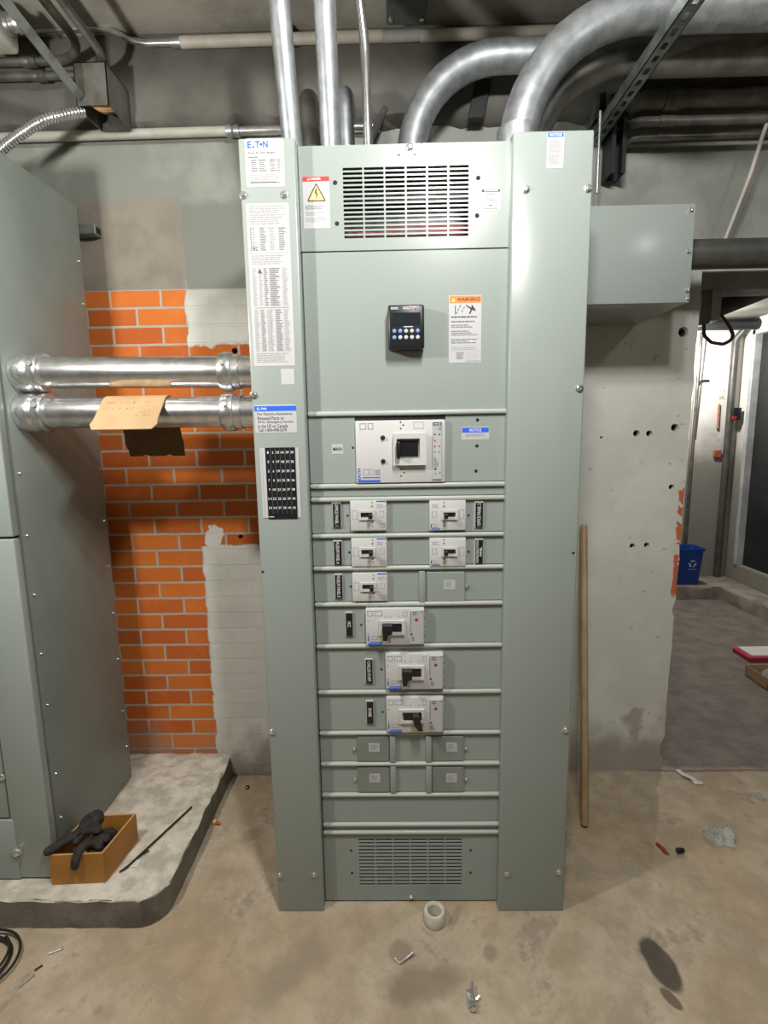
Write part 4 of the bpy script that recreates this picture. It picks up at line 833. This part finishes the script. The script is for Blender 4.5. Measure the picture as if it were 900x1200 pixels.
conduit('bent_conduit', 'outer of two thin conduits bending along the ceiling at upper left', [(-2.2, 0.575, 2.80), (-1.028, 0.575, 2.80), (-1.012, -0.9, 2.80)], 0.13, 0.0135, OLDPIPE, couplings=(((-1.33, 0.575, 2.80), (1, 0, 0), 0.05, 1.35), ))
bm = B(); a = Vector((-1.112, 0.470, 2.672)); b = Vector((-1.20, -0.5, 2.90)); tube(bm, [a, b], 0.019, 4)
tag(obj('angle_strut', bm, STRUT, None, smooth=False), 'long square steel bar running to the open junction box', 'strut')
CBX = thing('conduit_body', 'grey conduit body with fittings at the top left corner', 'conduit fitting', (-1.32, 0.42, 2.82))
bm = B(); box(bm, -1.42, -1.275, 0.33, 0.44, 2.775, 2.865, 0, 0.015, 3); obj('box_body', bm, GPIPE, CBX)
bm = B(); lathe(bm, (-1.277, 0.385, 2.83), (1, 0, 0.15), [(0, 0.03), (0.012, 0.03), (0.014, 0.024), (0.03, 0.024), (0.032, 0.03), (0.045, 0.028)], 12); obj('coupling', bm, CAST, CBX)
bm = B(); tube(bm, [(-1.38, 0.39, 2.86), (-1.40, 0.20, 2.945)], 0.022, 12); obj('conduit_pipe', bm, OLDPIPE, CBX)
bm = B(); box(bm, -1.35, -1.197, 0.652, 0.699, 2.300, 2.338, 0, 0.003); box(bm, -1.197, -1.1965, 0.660, 0.692, 2.308, 2.330, 1)
tag(obj('bracket', bm, [STRUT, VOID], None, smooth=False), 'short steel bracket on the wall behind the left cabinet top', 'bracket')
# cable in front of the lintel
bm = B(); tube(bm, fillet([(1.34, 0.62, 2.69), (1.295, 0.60, 2.64), (1.245, 0.60, 2.44), (1.165, 0.62, 2.17)], 0.3, 8), 0.007, 10); tag(obj('hanging_cable', bm, CABLE, None), 'off-white cable hanging down the wall over the thick dark pipe', 'cable')

# ------------------------------------------------------------------ back room
jb = thing('junction_box', 'small grey junction box hanging in the passage with a brown cable loop', 'electrical box', (1.53, 1.32, 2.05))
bm = B(); box(bm, 1.485, 1.535, 1.28, 1.37, 2.045, 2.205, 0, 0.004, 2); obj('box_body', bm, noisy('dark_grey_box', (0.16, 0.175, 0.16), (0.22, 0.235, 0.22), 12, 0.5), jb); bm = B(); box(bm, 1.537, 1.585, 1.28, 1.37, 2.06, 2.205, 0, 0.004, 2); obj('box_cover', bm, EDGE, jb)
bm = B(); tube(bm, fillet([(1.53, 1.32, 2.206), (1.53, 1.32, 2.3), (1.56, 1.32, 2.46)], 0.05, 5), 0.014, 10); obj('conduit_pipe', bm, DARKPIPE, jb)
bm = B(); lp = [(1.515, 1.3, 2.05), (1.52, 1.3, 1.99), (1.56, 1.3, 1.955), (1.62, 1.3, 1.945), (1.66, 1.3, 1.965), (1.668, 1.3, 1.99), (1.645, 1.3, 2.03), (1.60, 1.3, 2.085), (1.57, 1.3, 2.10)]; tube(bm, fillet(lp, 0.035, 5), 0.0085, 10); tag(obj('cable_loop', bm, BRCABLE, None), 'brown cable loop hanging below the small junction box', 'cable')
bm = B(); tube(bm, [(1.78, 1.8, 2.20), (2.30, 1.8, 2.395)], 0.06, 16); tag(obj('duct_pipe', bm, BLACKSTEEL, None), 'black slanting pipe in the back room beside the junction box', 'pipe')
bm = B(); tube(bm, [(1.0, 3.25, 2.40), (3.09, 3.25, 2.40)], 0.045, 14); tag(obj('duct_pipe', bm, BLACKSTEEL, None), 'dark horizontal pipe above the far wall of the back room', 'pipe')
for k, (xx, xb_, rr, lab) in enumerate(((2.625, 2.640, 0.030, 'thickest upright pipe on the far wall behind the pillar edge'), (2.69, 2.70, 0.013, 'thin upright pipe on the far wall, beside the thick one'))):
    bm = B(); tube(bm, [(xx, 3.395, 0.125), (xb_, 3.395, 2.36 if k else 2.0)], rr, 12); tag(obj('wall_pipe', bm, OLDPIPE if k else PPIPE, None), lab, 'pipe')
bm = B(); tube(bm, fillet([(2.80, 3.40, 1.95), (2.70, 3.40, 1.95), (2.70, 3.40, 0.9)], 0.06, 6), 0.008, 8); tag(obj('wall_cable', bm, BCABLE, None), 'thin dark cable on the far wall', 'cable')
bm = B(); tube(bm, [(2.75, 3.405, 2.30), (2.72, 3.405, 1.45)], 0.006, 8); tag(obj('wall_cable', bm, DARKPIPE, None), 'straight thin cable dropping down the far wall', 'cable')
bm = B(); tube(bm, fillet([(3.0, 3.38, 0.13), (3.0, 3.38, 2.30), (3.06, 3.28, 2.43)], 0.08, 6), 0.03, 14); tag(obj('wall_pipe', bm, DARKPIPE, None), 'dark upright pipe beside the doorway', 'pipe')
bm = B(); box(bm, 2.90, 2.965, 3.395, 3.42, 1.255, 1.32, 0, 0.004); tag(obj('wall_box', bm, [noisy('faded_red_paint', (0.30, 0.05, 0.03), (0.42, 0.10, 0.06), 40, 0.6), GPIPE], None), 'small faded red box on the far wall', 'wall box')
bm = B(); tube(bm, [(2.915, 3.405, 1.52), (2.912, 3.405, 1.74)], 0.01, 8); tag(obj('wall_rod', bm, noisy('rusty_rod', (0.25, 0.10, 0.06), (0.38, 0.22, 0.16), 30, 0.7), None), 'short rusty rod fixed to the far wall', 'rod')
bm = B(); box(bm, 2.985, 3.06, 3.31, 3.35, 1.59, 1.70, 0, 0.006, 2); box(bm, 2.975, 3.015, 3.30, 3.312, 1.595, 1.625, 1, 0.003); tag(obj('alarm_box', bm, [BPLAST, DKRED], None), 'black and red alarm box beside the doorway', 'alarm')
# recycling bin
RB = thing('recycling_bin', 'blue recycling bin with white recycling symbol at the far wall', 'bin', (2.575, 3.2, 0.125))
bm = B(); lv = []
for z_, s in ((0.127, 0.78), (0.14, 0.80), (0.44, 0.96), (0.441, 1.04), (0.462, 1.06), (0.463, 0.98), (0.43, 0.93), (0.16, 0.77)):
    pts = []
    for cx, cy, a in ((0.115, -0.075, -PI / 2), (0.115, 0.075, 0), (-0.115, 0.075, PI / 2), (-0.115, -0.075, PI)): pts += arc(cx, cy, 0.02, a, a + PI / 2, 3)
    lv.append([bm.verts.new((2.575 + p[0] * s, 3.2 + p[1] * s, z_)) for p in pts])
for A, C in zip(lv, lv[1:]):
    for k in range(len(A)): bm.faces.new((A[k], A[(k + 1) % len(A)], C[(k + 1) % len(A)], C[k]))
bm.faces.new(list(reversed(lv[0]))); bm.faces.new(lv[-1]); obj('bin_body', bm, BINBLUE, RB)
bm = B()
for k in range(3):
    a = PI / 2 + k * 2 * PI / 3
    def R2(px, pz): return (2.61 + px * math.cos(a) - pz * math.sin(a), 0.325 + px * math.sin(a) + pz * math.cos(a))
    poly(bm, [R2(0.018, -0.022), R2(0.030, -0.022), R2(0.030, 0.006), R2(0.018, 0.006)], 0, 0); poly(bm, [R2(0.011, 0.006), R2(0.037, 0.006), R2(0.024, 0.022)], 0, 0)
txt(bm, 'WE RECYCLE', 2.572, 2.648, 0.268, 0.278, 0, 0)
for v in bm.verts: v.co.y = 3.2 - 0.095 * (0.80 + (v.co.z - 0.14) / 0.30 * 0.16) - 0.001
obj('recycling_symbol', bm, WHITE, RB)
# papers and box on the back floor
bm = B(); box(bm, 2.255, 2.60, 1.80, 1.97, 0.0, 0.03, 0, 0.003); box(bm, 2.29, 2.60, 1.825, 1.97, 0.030, 0.036, 1)
tag(obj('flat_box', bm, [MAGENTA, PAPER], None, smooth=False), 'flat crimson box with white top on the back floor', 'box')
bm = B(); x0, x1, y0, y1 = 2.11, 2.42, 1.42, 1.62
box(bm, x0, x1, y0, y0 + 0.004, 0, 0.07); box(bm, x0, x1, y1 - 0.004, y1, 0, 0.07); box(bm, x0, x0 + 0.004, y0, y1, 0, 0.07); box(bm, x1 - 0.004, x1, y0, y1, 0, 0.07); box(bm, x0, x1, y0, y1, 0, 0.004)
tag(obj('cardboard_box', bm, CARD, None, smooth=False), 'open brown cardboard tray holding white paper on the back floor', 'box')
def crumple(name, label, cx, cy, cz, sx, sy, h, rot, mat, seed, cat='paper', n=14, pw=1.0):
    r_ = random.Random(seed); bm = B(); hs = [[r_.random() for _ in range(n + 1)] for _ in range(n + 1)]; g = []
    for i in range(n + 1):
        row = []
        for j in range(n + 1):
            u, v = i / n * 2 - 1, j / n * 2 - 1; ed = max(0, 1 - max(abs(u), abs(v)) ** 3)
            q = 1 + 0.18 * math.sin(5 * u + seed) * math.cos(4 * v)
            px, py = u * sx * q * math.sqrt(max(0, 1 - 0.45 * v * v)), v * sy * q * math.sqrt(max(0, 1 - 0.45 * u * u)); z_ = cz + 0.001 + h * ed * (0.25 + 0.5 * hs[i][j] + 0.35 * math.sin(3.1 * u + 2 * v + seed))
            z_ = max(z_, cz + 0.001)
            row.append(bm.verts.new((cx + px * math.cos(rot) - py * math.sin(rot), cy + px * math.sin(rot) + py * math.cos(rot), z_)))
        g.append(row)
    for i in range(n):
        for j in range(n): bm.faces.new((g[i][j], g[i + 1][j], g[i + 1][j + 1], g[i][j + 1]))
    bmesh.ops.solidify(bm, geom=bm.faces[:], thickness=0.0008)
    return tag(obj(name, bm, mat, None, ang=25), label, cat)
crumple('crumpled_paper', 'white crumpled paper inside the cardboard tray', 2.24, 1.52, 0.035, 0.085, 0.07, 0.07, 0.5, PAPER, 3)
crumple('crumpled_paper', 'white crumpled rag lying on the floor right of the switchboard', 1.14, 0.30, 0, 0.056, 0.036, 0.055, -0.5, RAG, 5, 'rag')
crumple('paper_scrap', 'small white scrap on the floor near the right edge', 1.444, 0.52, 0, 0.022, 0.013, 0.020, -0.6, RAG, 8)
bm = B(); pts = [(1.197, 0.70, 0.004), (1.205, 0.665, 0.006), (1.225, 0.635, 0.010), (1.240, 0.615, 0.002)]
for a, b in zip(pts, pts[1:]):
    a, b = Vector(a), Vector(b); s = Vector((0.011, 0.004, 0)); bm.faces.new([bm.verts.new(p) for p in (a - s, b - s, b + s, a + s)])
box(bm, 1.218, 1.258, 0.600, 0.618, 0.001, 0.006, 0, 0.001); bmesh.ops.solidify(bm, geom=[f for f in bm.faces if f.calc_area() > 0 and len(f.link_loops if hasattr(f, 'link_loops') else f.loops) == 4][:3], thickness=0.001)
tag(obj('tape_strip', bm, PAPER, None, smooth=False), 'bent white strip on the floor at the pillar corner', 'scrap')

# ------------------------------------------------------------------ things on and near the floor
bm = B(); a = Vector((0.657, 0.357, 0.012)); b = Vector((0.722, 0.672, 1.137)); d = (b - a); tube(bm, [a, a + d * 0.004, a + d * 0.996, b], [0.012, 0.0145, 0.0145, 0.012], 18)
tag(obj('wooden_pole', bm, WOOD, None), 'pale wooden pole leaning against the pillar beside the switchboard', 'pole')
# open box with gloves
bm = B(); x0, x1, y0, y1, z0, z1, t = -1.178, -1.008, 0.004, 0.182, 0.101, 0.207, 0.006
for ring in ((x0, x1, y0, y0 + t), (x0, x1, y1 - t, y1), (x0, x0 + t, y0 + t, y1 - t), (x1 - t, x1, y0 + t, y1 - t)): box(bm, *ring, z0, z1 - 0.0015, 0); box(bm, *ring, z1 - 0.0015, z1, 1)
box(bm, x0 + t, x1 - t, y0 + t, y1 - t, z0, z0 + 0.004, 0)
for v in bm.verts: v.co.x += (v.co.y - 0.09) * 0.12; v.co.y += (v.co.x + 1.09) * 0.05
tag(obj('open_box', bm, [CRATE, CRATEIN], None, smooth=False), 'small open orange-brown box on the pad holding black gloves', 'box')
def glove(label, palm, pr, chains):
    me = bpy.data.meshes.new('work_glove'); V_, E_, R_ = [palm], [], [pr]
    for ch in chains:
        par = 0
        for (p, r) in ch: V_.append(p); R_.append(r * 1.25); E_.append((par, len(V_) - 1)); par = len(V_) - 1
    me.from_pydata(V_, E_, []); o = bpy.data.objects.new('work_glove', me); COL.objects.link(o)
    md = o.modifiers.new('s', 'SKIN'); md.use_smooth_shade = True; o.modifiers.new('u', 'SUBSURF').levels = 2
    for vv, rr in zip(me.skin_vertices[0].data, R_): vv.radius = (rr, rr * 0.9)
    me.skin_vertices[0].data[0].use_root = True
    dg = bpy.context.evaluated_depsgraph_get(); dg.update(); m2 = bpy.data.meshes.new_from_object(o.evaluated_get(dg)); o.modifiers.clear(); o.data = m2
    m2.materials.clear(); m2.materials.append(GLOVE)
    tag(o, label, 'glove', None)
glove('black work glove with one finger hanging over the box front', (-1.072, 0.070, 0.196), 0.027, [
    [((-1.084, 0.036, 0.216), 0.013), ((-1.092, 0.006, 0.222), 0.0125), ((-1.096, -0.012, 0.200), 0.012), ((-1.099, -0.014, 0.168), 0.010)],
    [((-1.105, 0.045, 0.200), 0.012), ((-1.128, 0.030, 0.185), 0.011)], [((-1.048, 0.042, 0.210), 0.0125), ((-1.036, 0.028, 0.200), 0.011)],
    [((-1.040, 0.060, 0.216), 0.0125), ((-1.020, 0.050, 0.219), 0.011)], [((-1.052, 0.105, 0.198), 0.025), ((-1.045, 0.125, 0.140), 0.028)]])
glove('black work glove lying on top in the box with a finger over its left side', (-1.105, 0.085, 0.236), 0.023, [
    [((-1.135, 0.060, 0.228), 0.0145), ((-1.163, 0.030, 0.226), 0.0125), ((-1.184, 0.006, 0.223), 0.012), ((-1.202, -0.006, 0.215), 0.011)],
    [((-1.135, 0.085, 0.226), 0.012), ((-1.152, 0.070, 0.210), 0.011)], [((-1.120, 0.052, 0.222), 0.011), ((-1.128, 0.030, 0.214), 0.010)],
    [((-1.075, 0.072, 0.244), 0.0125), ((-1.050, 0.062, 0.238), 0.011)], [((-1.092, 0.108, 0.254), 0.024), ((-1.075, 0.128, 0.250), 0.022)]])
bm = B(); tube(bm, fillet([(-0.992, 0.045, 0.104), (-0.975, 0.062, 0.107), (-0.866, 0.345, 0.106)], 0.05, 4), 0.0035, 8); tag(obj('metal_rod', bm, BCABLE, None), 'thin dark rod lying across the concrete pad', 'rod')
bm = B(); box(bm, -0.970, -0.945, 0.066, 0.098, 0.1012, 0.1025); tag(obj('paper_scrap', bm, PAPER, None, smooth=False), 'tiny white paper square under the dark rod', 'scrap')
bm = B(); tube(bm, [(-0.955, 0.115, 0.104), (-0.935, 0.135, 0.104)], 0.003, 8); lathe(bm, (-0.955, 0.115, 0.104), (-1, -1, 0), [(0, 0.006), (0.003, 0.005)], 8); tag(obj('loose_screw', bm, BCABLE, None), 'small dark screw on the pad beside the rod', 'screw')
WN = thing('wire_nut', 'red and yellow wire connector on the floor beside the pad', 'wire connector', (-0.79, 0.383, 0))
bm = B(); lathe(bm, (-0.797, 0.386, 0.0075), (1, -0.35, 0), [(0.008, 0.0075), (0.022, 0.0065), (0.028, 0.003)], 12); obj('cap', bm, plain('red_connector', (0.55, 0.06, 0.03), 0.4), WN); bm = B(); lathe(bm, (-0.797, 0.386, 0.0085), (1, -0.35, 0), [(-0.006, 0.0075), (0, 0.0085), (0.008, 0.008)], 12); obj('collar', bm, plain('yellow_connector', (0.75, 0.60, 0.12), 0.4), WN)
bm = B(); box(bm, -0.730, -0.714, 0.585, 0.602, 0.0, 0.012, 0, 0.003); tag(obj('black_plug', bm, BPLAST, None), 'tiny black plug on the floor by the painted wall', 'scrap')
# plastic ring at the switchboard foot
bm = B(); lathe(bm, (0.043, -0.036, 0.0), (0, 0, 1), [(0, 0.026), (0.0, 0.031), (0.006, 0.034), (0.040, 0.0335), (0.044, 0.031), (0.044, 0.024), (0.040, 0.021), (0.004, 0.020)], 28, 0, False); lathe(bm, (0.043, -0.036, 0.001), (0, 0, 1), [(0, 0.020), (0.003, 0.0195)], 20, 1)
tag(obj('plastic_ring', bm, [PVC, noisy('green_residue', (0.06, 0.09, 0.02), (0.22, 0.22, 0.12), 60, 0.7)], None), 'off-white plastic ring standing on the floor at the switchboard foot', 'ring')
BC = thing('beam_clamp', 'small shiny metal clamp with bolt on the floor in front of the switchboard', 'clamp', (0.128, -0.272, 0))
bm = B(); box(bm, 0.112, 0.130, -0.290, -0.255, 0.0, 0.006, 0, 0.001); box(bm, 0.112, 0.130, -0.290, -0.283, 0.006, 0.028, 0, 0.001); box(bm, 0.112, 0.130, -0.262, -0.255, 0.006, 0.022, 0, 0.001); obj('clamp_body', bm, CAST, BC)
bm = B(); tube(bm, [(0.124, -0.295, 0.016), (0.130, -0.235, 0.020)], 0.0045, 8); lathe(bm, (0.124, -0.296, 0.016), (-0.1, -1, -0.05), [(0, 0.008), (0.006, 0.008)], 6); tube(bm, [(0.136, -0.268, 0.004), (0.146, -0.262, 0.007)], 0.006, 8); obj('bolt', bm, SCREWM, BC)
bm = B(); tube(bm, fillet([(-0.083, -0.155, 0.004), (-0.068, -0.170, 0.004), (-0.050, -0.158, 0.006), (-0.028, -0.145, 0.012)], 0.004, 4), [0.003] * 14 if False else 0.004, 8); tag(obj('metal_strip', bm, SCREWM, None), 'small bent shiny metal strip on the floor below the bottom vent', 'scrap')
for k, (a, b, lab) in enumerate((((-1.120, -0.142, 0.003), (-1.088, -0.126, 0.003), 'upper of two loose screws on the floor before the pad'), ((-1.140, -0.236, 0.003), (-1.121, -0.205, 0.003), 'lower of two loose screws on the floor near the cable coil'))):
    bm = B(); tube(bm, [a, b], 0.0024, 8); lathe(bm, b, Vector(b) - Vector(a), [(0, 0.0024), (0.001, 0.005), (0.003, 0.004)], 8); tag(obj('loose_screw', bm, SCREWM, None), lab, 'screw')
bm = B(); tube(bm, [(-1.128, -0.19, 0.003), (-1.115, -0.175, 0.003)], 0.003, 6); tag(obj('cable_scrap', bm, BRCABLE, None), 'short dark scrap between the two loose screws', 'scrap')
crumple('orange_scrap', 'torn orange scrap on the floor right of the pole', 0.902, 0.251, 0, 0.010, 0.030, 0.006, 0.25, plain('orange_plastic', (0.55, 0.09, 0.02), 0.5), 9, 'scrap', 8)
bm = B(); lathe(bm, (0.945, 0.230, 0.010), (1, 0.25, 0), [(0, 0.009), (0.002, 0.010), (0.024, 0.010), (0.026, 0.008)], 12); tag(obj('rubber_plug', bm, BPLAST, None), 'small black cap on the floor beside the orange scrap', 'cap')
# cable coil at lower left
bm = B(); pts = []
for k in range(150):
    a = k / 150 * 2 * PI * 4.2; rr = 0.088 + 0.012 * math.sin(a * 0.43) + 0.006 * (k / 150) * 3
    pts.append((-1.315 + rr * math.cos(a) * 1.05 + 0.006 * math.sin(a * 0.7), -0.185 + rr * 0.95 * math.sin(a), 0.004 + 0.020 * k / 150 + 0.003 * math.sin(a * 1.3)))
tube(bm, pts, 0.0038, 8); tag(obj('cable_coil', bm, BCABLE, None), 'coil of black cable on the floor before the pad', 'cable')
